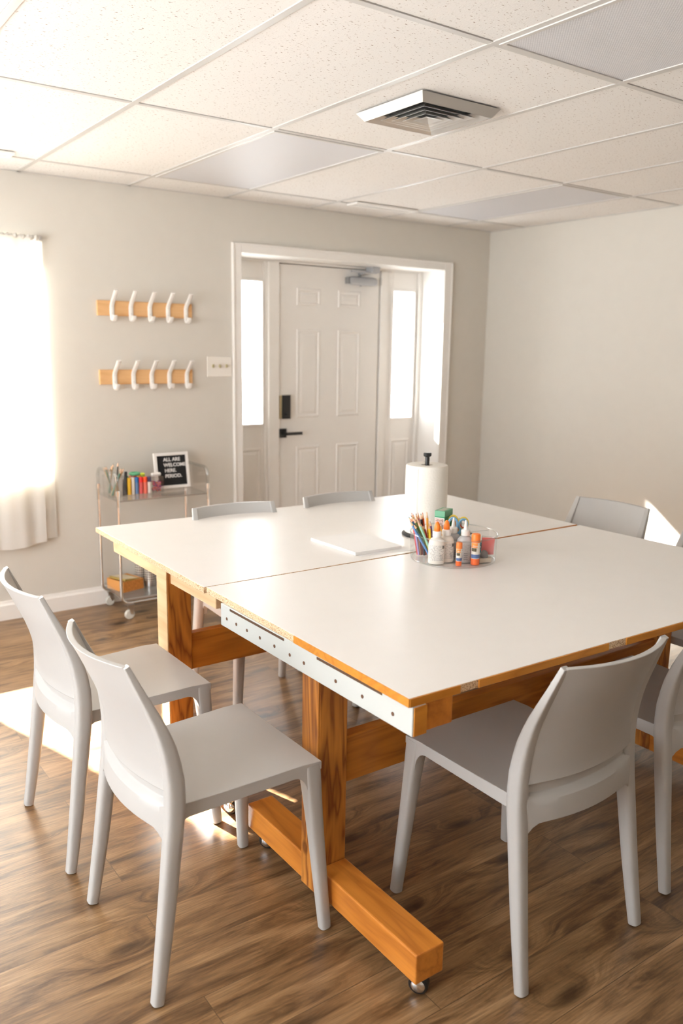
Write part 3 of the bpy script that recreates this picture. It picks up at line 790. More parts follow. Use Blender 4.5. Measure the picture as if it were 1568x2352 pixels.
chair0 = make_chair('grey plastic chair at the table\'s left side, nearest the camera, left foreground', (.905, 1.888, 0), -PI/2)
def place_chair(x, y, rz, label):
    c_ = copy_tree(chair0); c_.location = (x, y, 0); c_.rotation_euler = (0, 0, rz); c_['label'] = label; return c_
place_chair(.898, 2.515, -PI/2, 'grey plastic chair at the left side of the tables, farther one, below the curtain')
place_chair(1.643, 1.422, 0, 'grey plastic chair seen from behind, tucked under the front edge of the near table')
place_chair(2.29, 1.455, 0, 'grey plastic chair cut off by the right edge of the photo at the table front')
place_chair(1.735, 3.012, PI-math.radians(4), 'grey chair behind the far table, left one, below the door handle side')
place_chair(2.313, 3.0, PI-math.radians(2), 'grey chair behind the far table, right one, in front of the door panel')
place_chair(3.045, 2.408, PI/2+math.radians(2.5), 'grey chair against the right side of the tables, its whole back top in view')
place_chair(3.05, 1.812, PI/2+math.radians(1), 'grey chair at the table\'s right side, only a sliver at the photo edge')

# ------------------------------------------------------------------ things on the tables
t = thing('paper_towel_holder', 'black upright paper towel holder with round base on the far table', 'holder', (2.229, 2.52, TZ))
MB().lathe([(.092, 0), (.095, .003), (.095, .008), (.090, .011), (0, .011)], 2.229, 2.52, 40, z0=TZ).build('base_plate', M['blackmetal'], t)
MB().lathe([(.009, .01), (.009, .322), (.015, .326), (.0165, .33), (.0165, .337), (.014, .34), (0, .34)], 2.229, 2.52, 20, z0=TZ).build('peg', M['blackmetal'], t)
pr = thing('paper_towel_roll', 'large white paper towel roll on the black holder', 'paper towel', (2.229, 2.52, TZ+.012))
b_ = MB(); nn = 72
prof = [(.022, .001), (.080, .001), (.0855, .006), (.086, .014), (.086, .10), (.0862, .18), (.0855, .272), (.083, .279), (.076, .281), (.023, .2785), (.022, .274), (.022, .001)]
b_.lathe(prof, 2.229, 2.52, nn, cap=False, z0=TZ+.012).build('towel_body', M['towel'], pr)
G = [[(2.229+.0872*math.cos(math.radians(205-a*2)), 2.52+.0872*math.sin(math.radians(205-a*2)), TZ+.016+z*.268) for a in range(8)] for z in (0, .25, .5, .75, 1)]
MB().sheet(G).build('loose_end', M['towel'], pr)

# stack of paper, a loose sheet sticking out below
t = thing('paper_stack', 'neat stack of white copy paper on the far table left of the towel roll', 'paper', (1.88, 2.5, TZ))
MB().quadprism([(1.768, 2.672), (1.775, 2.385), (1.988, 2.378), (2.0, 2.665)], TZ+.0012, TZ+.0125).build('sheets', M['paper'], t, smooth=False)
t = MB().quadprism([(1.80, 2.66), (1.79, 2.368), (2.02, 2.338), (2.03, 2.63)], TZ, TZ+.001).build('paper_sheet', M['paper'], smooth=False)
tag(t, 'single white sheet sticking out under the paper stack', 'paper')

# divided caddy
KX, KY, KR, KH = 2.058, 2.168, .155, .098
t = thing('craft_caddy', 'round clear plastic caddy with dividers, full of craft supplies', 'caddy', (KX, KY, TZ))
b_ = MB().lathe([(KR-.006, 0), (KR-.003, .002), (KR, .01), (KR+.003, KH)], KX, KY, 64, cap=False, z0=TZ)
b_.build('wall', M['clear'], t)
MB().lathe([(0, .002), (KR-.004, .002)], KX, KY, 64, cap=False, z0=TZ).build('bottom', M['clear'], t)
MB().torus((KX, KY, TZ+KH), KR+.003, .0028, 72, 8).build('rim', M['rim'], t)
MB().torus((KX, KY, TZ+.003), KR-.004, .003, 72, 8).build('foot_ring', M['rim'], t)
def kdir(a): return Vector((math.cos(math.radians(a)), math.sin(math.radians(a)), 0))
for a in (-12, 62, 150, -58+360):
    d1 = kdir(a); nrm = Vector((-d1.y, d1.x, 0))*.0012
    p0, p1 = Vector((KX, KY, 0))+d1*.05, Vector((KX, KY, 0))+d1*(KR-.004)
    if a == 302: p0 = Vector((KX, KY, 0))+d1*.105
    pts = [p0-nrm, p1-nrm, p1+nrm, p0+nrm]
    dv = MB().quadprism([(p.x, p.y) for p in pts], TZ+.003, TZ+KH-.004).build('divider', M['clear'], t, smooth=False)
    part_abs(dv)
    MB().tube([(p0.x, p0.y, TZ+KH-.004), (p1.x, p1.y, TZ+KH-.004)], .0016, 8).tube([(p0.x, p0.y, TZ+.004), (p0.x, p0.y, TZ+KH-.004)], .0014, 8).build('divider_edge', M['rim'], dv)
MB().lathe([(.05, .003), (.05, KH-.004)], KX, KY, 40, cap=False, z0=TZ).build('centre_well', M['clear'], t)

ZB = TZ+.004
VR = Vector((.813, -.582, 0)); VF = Vector((.582, .813, 0))       # across and away, as seen from the doorless end of the room
def kp(r, f_): return Vector((KX, KY, 0)) + VR*r + VF*f_

def glue_bottle(r, f_, rot, label, clear_glue=False):
    p = kp(r, f_)
    t = thing('glue_bottle', label, 'glue bottle', (p.x, p.y, ZB), math.atan2(VR.y, VR.x)+rot, 'glue bottles in the caddy', absolute=False)
    body = M['frost'] if clear_glue else M['white']
    b_ = MB().lathe([(.018, 0), (.026, .001), (.029, .006), (.029, .070), (.0275, .082), (.021, .092), (.014, .096), (.013, .1)], n=28, sx=1., sy=.66)
    b_.build('bottle', paint((.46, .46, .46), .3) if clear_glue else paint((.80, .75, .68), .35), t)
    MB().lathe([(.0155, .098), (.016, .1), (.016, .116), (.0135, .119), (0, .119)], n=20).build('collar', M['white'], t)
    if clear_glue: MB().lathe([(.008, .118), (.0065, .128), (.003, .152), (.0022, .153), (0, .153)], n=16).build('nozzle', M['white'], t)
    else: MB().lathe([(.0105, .118), (.0115, .124), (.0105, .136), (.007, .147), (.003, .152), (0, .153)], n=18).build('cap', paint((.95, .22, .02), .35), t)
    # wrapped label on the near face
    def wrap(a0, a1, z0, z1, off, mat, name):
        G = [[(math.sin(math.radians(a))*(.029+off), -math.cos(math.radians(a))*(.029+off)*.66-.0001, z) for a in [a0+(a1-a0)*q/10 for q in range(11)]] for z in (z0, z1)]
        return MB().sheet(G).build(name, mat, t)
    if not clear_glue:
        wrap(-62, 62, .014, .070, .0006, M['print'], 'paper_label')
        wrap(38, 58, .058, .069, .0010, paint((.12, .11, .09)), 'dark_corner')
        for q in range(5): wrap(18, 46, .016+q*.0045, .018+q*.0045, .0010, paint((.35, .33, .31)), 'barcode_bar')
    else:
        wrap(-70, 40, .008, .068, .0006, M['printgrey'], 'paper_label')
        wrap(40, 75, .008, .064, .0007, paint((.25, .06, .13)), 'purple_band')
        for q in range(4): wrap(-8, 20, .012+q*.007, .016+q*.007, .0010, paint((.26, .25, .25)), 'barcode_bar')
    return t
glue_bottle(-.072, -.098, .0, 'white glue bottle with orange cap, the nearer and left of the two')
glue_bottle(-.035, -.066, .12, 'white glue bottle with orange cap, behind and right of the nearest bottle')
glue_bottle(-.006, -.028, .1, 'clear glue bottle with white nozzle and purple band, in front of the scissors', True)
glue_bottle(.033, -.066, -.1, 'clear glue bottle with white nozzle, next to the large glue stick', True)
def glue_stick(r, f_, rot, rad, h, label):
    p = kp(r, f_)
    t = thing('glue_stick', label, 'glue stick', (p.x, p.y, ZB), math.atan2(VR.y, VR.x)+rot, 'glue sticks in the caddy', absolute=False)
    o_ = paint((.93, .16, .03), .35)
    MB().lathe([(rad*.95, 0), (rad, .001), (rad, h*.2), (0, h*.2)], n=24).build('base', o_, t)
    MB().lathe([(rad*.99, h*.2), (rad*.99, h*.72), (0, h*.72)], n=24).build('tube', paint((.80, .74, .66), .4), t)
    MB().lathe([(rad*.98, h*.72), (rad*1.03, h*.725), (rad*1.03, h*.95), (rad*.95, h*.985), (rad*.7, h), (0, h)], n=24).build('cap', paint((.97, .23, .03), .35), t)
    def wrap(a0, a1, z0, z1, off, mat, name):
        G = [[(math.sin(math.radians(a))*(rad+off), -math.cos(math.radians(a))*(rad+off), z) for a in [a0+(a1-a0)*q/8 for q in range(9)]] for z in (z0, z1)]
        return MB().sheet(G).build(name, mat, t)
    wrap(-70, 75, h*.22, h*.34, .0003, paint((.10, .17, .38)), 'blue_band')
    wrap(-70, 20, h*.56, h*.71, .0003, paint((.95, .33, .06)), 'orange_patch')
    wrap(-60, 5, h*.44, h*.55, .0005, paint((.10, .075, .03)), 'dark_patch')
    text_obj('lettering', "Elmer's", rad*.62, .0001, paint((.9, .88, .84)), Matrix.Translation((-rad*.78, -rad*1.04, h*.655)) @ Matrix.Rotation(PI/2, 4, 'X'), t)
    return t
glue_stick(.005, -.118, .1, .0105, .085, 'small orange-capped glue stick at the front of the caddy')
glue_stick(.066, -.098, -.05, .0155, .112, 'large orange-capped glue stick, right of the small one')

# crayon box
p = kp(-.034, .042)
t = thing('crayon_box', 'green cardboard crayon box standing upright in the caddy', 'box', (p.x, p.y, ZB+.044), math.radians(-66), None, absolute=False)
bx_ = MB().box(-.020, .020, -.036, .036, 0, .125).build('carton', paint((.02, .25, .11), .45), t, bevel=.001, smooth=False)
MB().box(-.0203, .0203, -.0363, .0363, .104, .1255).build('lid_band', paint((.13, .37, .22), .5), t, bevel=.001, smooth=False)
MB().box(-.019, .019, -.0368, -.0358, .03, .100).build('picture_frame', paint((.75, .72, .68), .5), t, smooth=False)
m, nt, b = newmat('blurred_crayon_picture'); tc = N(nt, 'ShaderNodeTexCoord'); nz = N(nt, 'ShaderNodeTexNoise', Scale=60., Detail=2., Distortion=1.5)
L(nt, tc.outputs['Object'], nz.inputs['Vector']); rp = N(nt, 'ShaderNodeValToRGB'); rp.color_ramp.elements[0].position = .35; rp.color_ramp.elements[0].color = (.25, .16, .12, 1); rp.color_ramp.elements[1].position = .65; rp.color_ramp.elements[1].color = (.75, .5, .45, 1)
L(nt, nz.outputs['Fac'], rp.inputs[0]); L(nt, rp.outputs[0], b.inputs['Base Color'])
MB().box(-.0165, .0165, -.0372, -.0362, .033, .097).build('picture', m, t, smooth=False)
MB().box(-.012, .012, -.028, .028, .1252, .1258).build('lid_panel', paint((.42, .44, .36), .5), t, smooth=False)

# scissors, handles up
def scissors(r, f_, rz, tilt, c1, c2, label):
    p = kp(r, f_)
    t = thing('scissors', label, 'scissors', (p.x, p.y, ZB), rz, 'scissors in the caddy', absolute=False)
    Rx = Matrix.Rotation(tilt, 4, 'X')
    for sgn, R_, sx_, sy_ in ((-1, .0185, 1., 1.5), (1, .0165, 1., 1.3)):
        b_ = MB(); M4 = Matrix.Rotation(PI/2, 4, 'X')
        b_.torus((sgn*.019, 0, .122), R_, .0034, 28, 8, sx=sx_, sy=sy_, M4=M4); b_.xform(Rx)
        b_.build('handle_loop', c1, t)
        b_ = MB(); b_.torus((sgn*.019, 0, .122), R_-.0035, .0022, 28, 8, sx=sx_, sy=sy_, M4=M4); b_.xform(Rx)
        b_.build('grip_lining', c2, t)
        b_ = MB().sweep([(sgn*.013, 0, .102), (sgn*.004, 0, .085), (-sgn*.002, 0, .07)], [(.006, .003), (.006, .003), (.005, .002)], 10, 2.5, (1, 0, 0)); b_.xform(Rx)
        b_.build('shank', c1, t)
        b_ = MB().prism([(-sgn*.001-.004, .07), (-sgn*.001+.004, .07), (-sgn*.001, .008)], 1, -.0015*sgn, .0); b_.xform(Rx)
        b_.build('blade', M['steel'], t, smooth=False)
a0 = math.atan2(VR.y, VR.x)
scissors(.012, .012, a0+.15, .10, paint((.22, .46, .66)), paint((.30, .52, .70)), 'scissors with light blue handles behind the clear glue bottles')
scissors(.020, .036, a0-.1, .05, paint((.82, .60, .08)), paint((.62, .03, .03)), 'scissors with yellow and red handles, behind the blue pair')

# coloured pencils, crayons and markers
def pencil_thing(base, tip, rad, c_, label, kind='pencil', group='coloured pencils in the caddy'):
    base, tip = Vector(base), Vector(tip); d_ = tip-base; ln = d_.length
    t = bpy.data.objects.new('colored_pencil', None); C.objects.link(t); t.location = base; t.empty_display_size = .02
    t.rotation_mode = 'QUATERNION'; t.rotation_quaternion = Vector((0, 0, 1)).rotation_difference(d_)
    tag(t, label, 'pencil', group)
    MB().lathe([(rad, 0), (rad, ln*.86), (0, ln*.86)], n=6).build('shaft', paint(c_, .35), t, angle=20)
    MB().lathe([(rad*.98, ln*.86), (rad*.36, ln*.96), (0, ln*.96)], n=10).build('sharpened_wood', paint((.78, .47, .29), .6), t)
    MB().lathe([(rad*.36, ln*.96), (.0002, ln), (0, ln)], n=8).build('lead', paint([x*.8 for x in c_], .5), t)
    return t
cols = [('light blue', (.12, .27, .55)), ('mint green', (.33, .62, .47)), ('olive green', (.18, .22, .05)), ('crimson', (.35, .01, .05)), ('yellow', (.92, .62, .02)),
        ('black', (.02, .015, .02)), ('red-orange', (.85, .13, .02)), ('orange', (.90, .38, .02)), ('dark green', (.06, .13, .10)), ('purple', (.17, .05, .20)),
        ('brown', (.25, .10, .05)), ('navy blue', (.03, .06, .22)), ('pink', (.75, .28, .33)), ('lavender', (.40, .33, .60)), ('gold', (.62, .40, .05)), ('peach', (.85, .50, .33)),
        ('teal', (.05, .30, .32)), ('scarlet', (.70, .04, .03))]
spots = [(-.128, -.005, .128), (-.106, -.03, .132), (-.118, .0, .140), (-.088, -.012, .115), (-.072, -.016, .118), (-.094, .02, .150), (-.088, .03, .152), (-.076, .026, .155), (-.117, -.012, .118),
         (-.068, .004, .125), (-.108, .022, .150), (-.124, .012, .145), (-.102, .03, .152), (-.116, .026, .148), (-.096, -.02, .121), (-.110, .01, .143), (-.13, .02, .138), (-.120, .034, .150)]
where = ['leaning at the far left', 'in front of the bundle', 'in the middle of the bundle', 'low beside the yellow one', 'low beside the nearest glue bottle', 'standing tall at the back', 'standing beside the black one',
         'standing tall, rightmost of the back row', 'low behind the light blue one', 'leaning right behind the glue bottle cap', 'at the back of the bundle', 'at the left back of the bundle', 'tall at the back between black and brown',
         'in the back row left', 'low at the front of the bundle', 'in the middle left', 'tilted outermost at the left back', 'at the very back of the bundle']
for (nm, c_), (r, f_, hz), wh in zip(cols, spots, where):
    tipp = kp(r-.028+.25*(r+.1), f_) + Vector((0, 0, TZ+hz+.012))
    lean = -.36 if r < -.07 and hz < .145 else -.15
    bas = kp(-.075+.16*(r+.1)+random.uniform(-.01, .01), -.01+.35*f_+random.uniform(-.012, .012)) + Vector((0, 0, ZB+.002))
    if hz > .145: bas = kp(r*.9-.018, f_*.7) + Vector((0, 0, ZB+.002))
    pencil_thing(bas, tipp, .0047, c_, '%s coloured pencil %s, in the caddy' % (nm, wh))
def crayon(base, tip, rad, c_, nm, label, cap=None, cat='crayon'):
    base, tip = Vector(base), Vector(tip); d_ = tip-base; ln = d_.length
    t = bpy.data.objects.new(nm, None); C.objects.link(t); t.location = base; t.empty_display_size = .02
    t.rotation_mode = 'QUATERNION'; t.rotation_quaternion = Vector((0, 0, 1)).rotation_difference(d_)
    tag(t, label, cat)
    MB().lathe([(rad*.95, 0), (rad, .002), (rad, ln*.8), (0, ln*.8)], n=16).build('barrel', paint(c_, .5), t)
    MB().lathe([(rad*.98, ln*.8), (rad*.8 if cap is None else rad*1.05, ln*.82), (rad*.6 if cap is None else rad*1.0, ln*.96), (rad*.4, ln), (0, ln)], n=16).build('cap' if cap else 'tip', paint(cap or [x*.9 for x in c_], .45), t)
Z3 = Vector((0, 0, 1))
crayon(kp(-.02, .03)+Z3*(ZB+.045), kp(-.062, .042)+Z3*(TZ+.132), .007, (.085, .012, .015), 'pastel_stick', 'dark maroon pastel stick leaning left of the crayon box')
crayon(kp(-.035, .0)+Z3*(ZB+.03), kp(-.058, .012)+Z3*(TZ+.118), .0045, (.30, .14, .28), 'pastel_stick', 'mauve pastel stick leaning below the maroon one')
crayon(kp(.012, .066)+Z3*(ZB+.02), kp(-.004, .066)+Z3*(TZ+.140), .006, (.85, .26, .12), 'marker_pen', 'coral marker tip peeking over the crayon box', (.80, .25, .14), 'marker')
crayon(kp(.03, .06)+Z3*(ZB+.02), kp(.012, .058)+Z3*(TZ+.142), .007, (.90, .30, .03), 'marker_pen', 'orange marker standing behind the yellow scissors', (.93, .30, .02), 'marker')
crayon(kp(.045, .062)+Z3*(ZB+.02), kp(.028, .066)+Z3*(TZ+.138), .007, (.45, .60, .60), 'marker_pen', 'pale blue marker standing behind the scissors', (.42, .58, .60), 'marker')
crayon(kp(-.03, -.01)+Z3*(ZB+.02), kp(-.05, -.005)+Z3*(TZ+.12), .005, (.85, .42, .05), 'wax_crayon', 'orange-yellow wax crayon beside the nearest orange cap')
crayon(kp(-.028, -.02)+Z3*(ZB+.02), kp(-.018, -.005)+Z3*(TZ+.106), .005, (.25, .30, .50), 'wax_crayon', 'slate blue wax crayon between the two orange caps')
# right-hand compartment
p = kp(.118, -.04); t = MB().box(-.022, .022, -.007, .007, 0, .062).build('sticky_note_pad', paint((.72, .16, .15), .6), bevel=.001, smooth=False)
t.location = (p.x, p.y, ZB+.024); t.rotation_euler = (.2, 0, a0); tag(t, 'coral pink note pad leaning in the right compartment', 'note pad')
p = kp(.104, -.06); t = thing('eraser_block', 'cream block eraser with grey top in the right compartment', 'eraser', (p.x, p.y, ZB), a0+.3, None, False)
MB().box(-.024, .024, -.014, .014, 0, .016).build('rubber', paint((.62, .54, .44), .7), t, bevel=.002, smooth=False)
MB().lathe([(.013, .016), (.015, .02), (.013, .034), (.006, .042), (0, .043)], n=18).build('grey_knob', paint((.18, .17, .17), .4), t)
p = kp(.086, -.03); t = thing('tape_roll', 'teal tape roll leaning behind the large glue stick', 'tape', (p.x, p.y, ZB+.045), a0+.4, None, False)
b_ = MB().lathe([(.012, -.006), (.021, -.006), (.021, .006), (.012, .006), (.012, -.006)], n=28, cap=False); b_.xform(Matrix.Rotation(1.2, 4, 'X')); b_.build('tape', paint((.03, .25, .32), .4), t)
p = kp(.075, -.062); t = MB().prism([(-.012, 0), (.012, 0), (.009, .034), (-.006, .04)], 1, -.007, .007).build('pink_eraser', paint((.70, .25, .26), .7), bevel=.002, smooth=False)
t.location = (p.x, p.y, ZB); t.rotation_euler = (0, 0, a0); tag(t, 'pink wedge eraser right of the large glue stick', 'eraser')
p = kp(.05, .0); t = MB().sweep([(0, -.02, .02), (0, -.01, .075), (0, .012, .09), (0, .03, .085)], [(.006, .004)]*4, 10, 3., (1, 0, 0)).build('stapler_arm', paint((.22, .21, .20), .4))
t.location = (p.x, p.y, ZB); t.rotation_euler = (0, 0, a0-1.2); t.name = 'grey_clip'; tag(t, 'dark grey curved clip behind the clear glue bottles', 'clip')

# ------------------------------------------------------------------ cart
CX0, CX1, CY0, CY1 = 1.648, 2.203, 4.45, 4.765
t = thing('bar_cart', 'clear acrylic and chrome rolling cart against the back wall', 'cart', ((CX0+CX1)/2, 4.61, 0))
r = .0085
def arc(cx, cy, cz, R_, a0_, a1_, plane, n=7):
    out = []
    for i in range(n):
        a = math.radians(a0_+(a1_-a0_)*i/(n-1)); u, v_ = R_*math.cos(a), R_*math.sin(a)
        out.append((cx+u, cy, cz+v_) if plane == 'xz' else (cx, cy+u, cz+v_))
    return out
for y, nm in ((CY0, 'front'), (CY1, 'rear')):
    R_ = .05
    pth = [(CX0, y, .74)] + arc(CX0+R_, y, .095+R_, R_, 180, 270, 'xz') + arc(CX1-R_, y, .095+R_, R_, 270, 360, 'xz') + [(CX1, y, .74)]
    MB().sweep([Vector(p) for p in pth], (r, r), 12, 2., (0, 1, 0)).build('%s_chrome_frame' % nm, M['chrome'], t)
for x in (CX0, CX1):
    R_ = .045
    pth = [(x, CY0, .66)] + arc(x, CY0+R_, .85-R_, R_, 180, 90, 'yz') + arc(x, CY1-R_, .85-R_, R_, 90, 0, 'yz') + [(x, CY1, .66)]
    hd = MB().sweep([Vector(p) for p in pth], (.009, .009), 12, 2., (1, 0, 0)).build('handle_rail', M['rim'], t); part_abs(hd)
    pg = [(CY0+.006, .69), (CY1-.006, .69)] + [(p[1], p[2]-.004) for p in arc(x, CY1-R_, .85-R_, R_-.006, 0, 90, 'yz')] + [(p[1], p[2]-.004) for p in arc(x, CY0+R_, .85-R_, R_-.006, 90, 180, 'yz')]
    MB().prism(pg, 0, x-.002, x+.002).build('side_panel', M['clear'], hd, smooth=False)
    for y in (CY0, CY1):
        MB().tube([(x, y, .725), (x, y, .755)], .012, 12).build('clamp', M['chrome'], t)
MB().box(CX0-.004, CX1+.004, CY0-.004, CY1+.004, .692, .698).build('top_shelf', M['clear'], t, smooth=False)
MB().box(CX0-.002, CX1+.002, CY0-.006, CY0-.002, .691, .699).build('shelf_edge', paint((.30, .26, .22), .3), t, smooth=False)
b_ = MB().box(CX0+.008, CX1-.008, CY0+.008, CY1-.008, .120, .125)
b_.build('lower_shelf', M['frost'], t, smooth=False)
MB().box(CX0+.010, CX1-.010, CY0+.006, CY0+.009, .115, .150).box(CX0+.010, CX0+.013, CY0+.01, CY1-.01, .115, .150).box(CX1-.013, CX1-.010, CY0+.01, CY1-.01, .115, .150).box(CX0+.01, CX1-.01, CY1-.009, CY1-.006, .115, .150).build('tray_rim', M['clear'], t, smooth=False)
MB().box(CX0+.008, CX1-.008, CY0+.003, CY0+.006, .113, .119).build('tray_edge', paint((.35, .31, .28), .3), t, smooth=False)
for x in (CX0+.05, CX1-.05):
    for y in (CY0, CY1):
        b_ = MB().box(x-.02, x+.02, y-.016, y+.016, .080, .088).prism([(x-.016, .08), (x+.016, .08), (x+.012, .03), (x-.002, .03)], 1, y-.013, y-.010).prism([(x-.016, .08), (x+.016, .08), (x+.012, .03), (x-.002, .03)], 1, y+.010, y+.013)
        cs = b_.build('caster', M['steel'], t, smooth=False); part_abs(cs)
        b_ = MB().lathe([(0, -.01), (.024, -.01), (.029, -.006), (.029, .006), (.024, .01), (0, .01)], n=24); b_.xform(Matrix.Translation((x-.006, y, .0295)) @ Matrix.Rotation(PI/2, 4, 'X')); b_.build('wheel', M['whitewheel'], cs)
for y in (CY0, CY1):
    pass
SH = .6985
# letter board
t = thing('letter_board', 'framed black letter board with white words on the cart', 'sign', (2.09, CY1-.045, SH))
lean = Matrix.Translation((2.09, CY1-.075, SH+.002)) @ Matrix.Rotation(math.radians(-9), 4, 'X')
W2, HH, fw = .112, .218, .018
b_ = MB().box(-W2, -W2+fw, -.009, .009, 0, HH).box(W2-fw, W2, -.009, .009, 0, HH).box(-W2+fw, W2-fw, -.009, .009, 0, fw).box(-W2+fw, W2-fw, -.009, .009, HH-fw, HH); b_.xform(lean)
b_.build('frame', M['white'], t, bevel=.0015, smooth=False)
b_ = MB().box(-W2+fw, W2-fw, -.002, .006, fw, HH-fw); b_.xform(lean); b_.build('felt_board', paint((.006, .006, .006), .8), t, smooth=False)
for q, (s_, xo) in enumerate((('ALL ARE', -.052), ('WELCOME', -.052), ('HERE.', -.048), ('PERIOD.', -.048))):
    text_obj('letters', s_, .030, .0012, M['paper'], lean @ Matrix.Translation((xo, -.0035, HH-fw-.010-q*.0335)) @ Matrix.Rotation(PI/2, 4, 'X'), t, 1.0, .0004)
# acrylic cups with pencils
def rect_cup(x, y, wx, wy, h_, label, nm='acrylic_cup'):
    t = thing(nm, label, 'cup', (x, y, SH))
    b_ = MB(); tk = .002
    b_.box(x-wx, x+wx, y-wy, y-wy+tk, SH, SH+h_).box(x-wx, x+wx, y+wy-tk, y+wy, SH, SH+h_).box(x-wx, x-wx+tk, y-wy+tk, y+wy-tk, SH, SH+h_).box(x+wx-tk, x+wx, y-wy+tk, y+wy-tk, SH, SH+h_).box(x-wx, x+wx, y-wy, y+wy, SH, SH+.003)
    b_.build('cup_body', M['clear'], t, smooth=False)
    e = .0012; z = SH+h_
    MB().box(x-wx, x+wx, y-wy-e, y-wy+tk, z-.002, z).box(x-wx, x+wx, y+wy-tk, y+wy+e, z-.002, z).box(x-wx-e, x-wx+tk, y-wy, y+wy, z-.002, z).box(x+wx-tk, x+wx+e, y-wy, y+wy, z-.002, z).build('cup_rim', M['rim'], t, smooth=False)
    return t
c1 = thing('acrylic_cup', 'clear round cup of pencils at the cart\'s left end', 'cup', (1.70, 4.705, SH))
MB().lathe([(.04, .001), (.042, .004), (.044, .11)], 1.70, 4.705, 32, cap=False, z0=SH).build('cup_body', M['clear'], c1)
MB().torus((1.70, 4.705, SH+.11), .044, .0016, 40, 6).build('cup_rim', M['rim'], c1)
rect_cup(1.698, 4.60, .044, .034, .115, 'clear square cup of green pencils, second on the cart')
g_ = ((.04, .16, .10), (.05, .20, .13), (.03, .10, .07)); w_ = ((.45, .26, .11), (.52, .33, .16), (.36, .2, .09))
info = [(-.03, .0, .165, g_[0], 'green pencil leaning left in the round cup'), (-.015, .018, .16, w_[0], 'brown pencil leaning left in the round cup'), (-.034, .02, .158, w_[1], 'tan pencil leaning hard left in the round cup'),
        (.0, .0, .15, (.7, .7, .68), 'white pencil in the round cup'), (.012, -.012, .165, w_[2], 'dark brown pencil in the round cup'), (.03, .02, .175, g_[1], 'long green pencil leaning right in the round cup'), (.018, .02, .165, g_[2], 'dark green pencil in the round cup')]
for dx, dy, hh, c_, lb in info:
    pencil_thing((1.70-dx*.5, 4.705-dy*.5, SH+.006), (1.70+dx, 4.705+dy, SH+hh), .0045, c_, lb, group='pencils on the cart')
info = [(.03, .0, .165, g_[1], 'green pencil leaning right in the square cup'), (.04, .012, .16, g_[0], 'deep green pencil leaning far right in the square cup'), (.022, -.014, .155, g_[2], 'blackish green pencil at the front of the square cup'), (.006, .0, .2, (.02, .02, .02), 'long black pencil rising highest from the square cup'),
        (.016, .02, .17, w_[1], 'tan pencil at the back of the square cup'), (.05, .0, .162, w_[0], 'brown pencil farthest right in the square cup'), (-.014, .01, .12, w_[1], 'short tan stick in the square cup'), (-.02, -.012, .112, w_[0], 'short brown stick in the square cup')]
for dx, dy, hh, c_, lb in info:
    pencil_thing((1.695-max(-.03, min(.034, dx*.8)), 4.60-dy*.5, SH+.006), (1.708+dx*.8, 4.60+dy, SH+hh), .0045, c_, lb, group='pencils on the cart')
tt = thing('craft_knife', 'black handled cutting tool standing right of the square cup', 'tool', (1.756, 4.615, SH))
MB().sweep([(1.753, 4.615, SH), (1.753, 4.615, SH+.06), (1.758, 4.612, SH+.10), (1.76, 4.61, SH+.138)], [(.014, .006), (.013, .006), (.010, .005), (.008, .004)], 10, 3., (1, 0, 0)).build('handle', paint((.03, .03, .04), .4), tt)
MB().box(1.744, 1.768, 4.624, 4.636, SH, SH+.09).build('sheath', paint((.35, .30, .27), .4), tt, bevel=.002, smooth=False)
# paint markers
mc = [('yellow', (.88, .52, .03)), ('white', (.75, .72, .68)), ('blue', (.03, .17, .45)), ('red', (.80, .02, .02)), ('orange-red', (.90, .09, .02)), ('dark purple', (.05, .03, .08))]
for q, (nm, c_) in enumerate(mc):
    x = 1.781+q*.0243; y = 4.618+.006*math.sin(q)
    tt = thing('paint_marker', '%s capped paint marker standing in the row on the cart' % nm, 'marker', (x, y, SH), 0, 'row of paint markers on the cart')
    MB().lathe([(.011, 0), (.0115, .002), (.0115, .068), (0, .068)], x, y, 16, z0=SH).build('barrel', paint([.35*v_+.4*(1 if nm in ('blue',) else .9)*(v_+.25) for v_ in c_], .4) if nm in ('blue', 'red', 'orange-red') else paint((.72, .66, .62) if nm == 'dark purple' else c_, .4), tt)
    MB().lathe([(.0118, .068), (.0122, .07), (.0115, .096), (.009, .099), (0, .099)], x, y, 16, z0=SH).build('cap', paint(c_, .35), tt)
for q, (nm, c_) in enumerate((('dark green', (.06, .25, .16)), ('coral', (.75, .22, .15)), ('scarlet', (.75, .05, .02)), ('amber', (.88, .50, .03)), ('lime green', (.35, .55, .05)))):
    x = 1.778+q*.0255; y = 4.648
    tt = thing('paint_marker', '%s capped paint marker in the second row behind' % nm, 'marker', (x, y, SH), 0, 'row of paint markers on the cart')
    MB().lathe([(.011, 0), (.0115, .002), (.0115, .07), (0, .07)], x, y, 16, z0=SH).build('barrel', paint(c_, .4), tt)
    MB().lathe([(.0118, .07), (.0122, .072), (.0115, .103), (.009, .106), (0, .106)], x, y, 16, z0=SH).build('cap', paint(c_, .35), tt)
tt = MB().torus((1.828, 4.648, SH+.116), .024, .0095, 32, 10).build('tape_ring', paint((.10, .36, .19), .4)); tag(tt, 'green ring lying on top of the paint markers', 'ring')
tt = MB().torus((1.868, 4.64, SH+.1125), .014, .006, 28, 10).build('tape_ring', paint((.50, .62, .05), .4)); tag(tt, 'small yellow-green ring on the paint markers', 'ring')
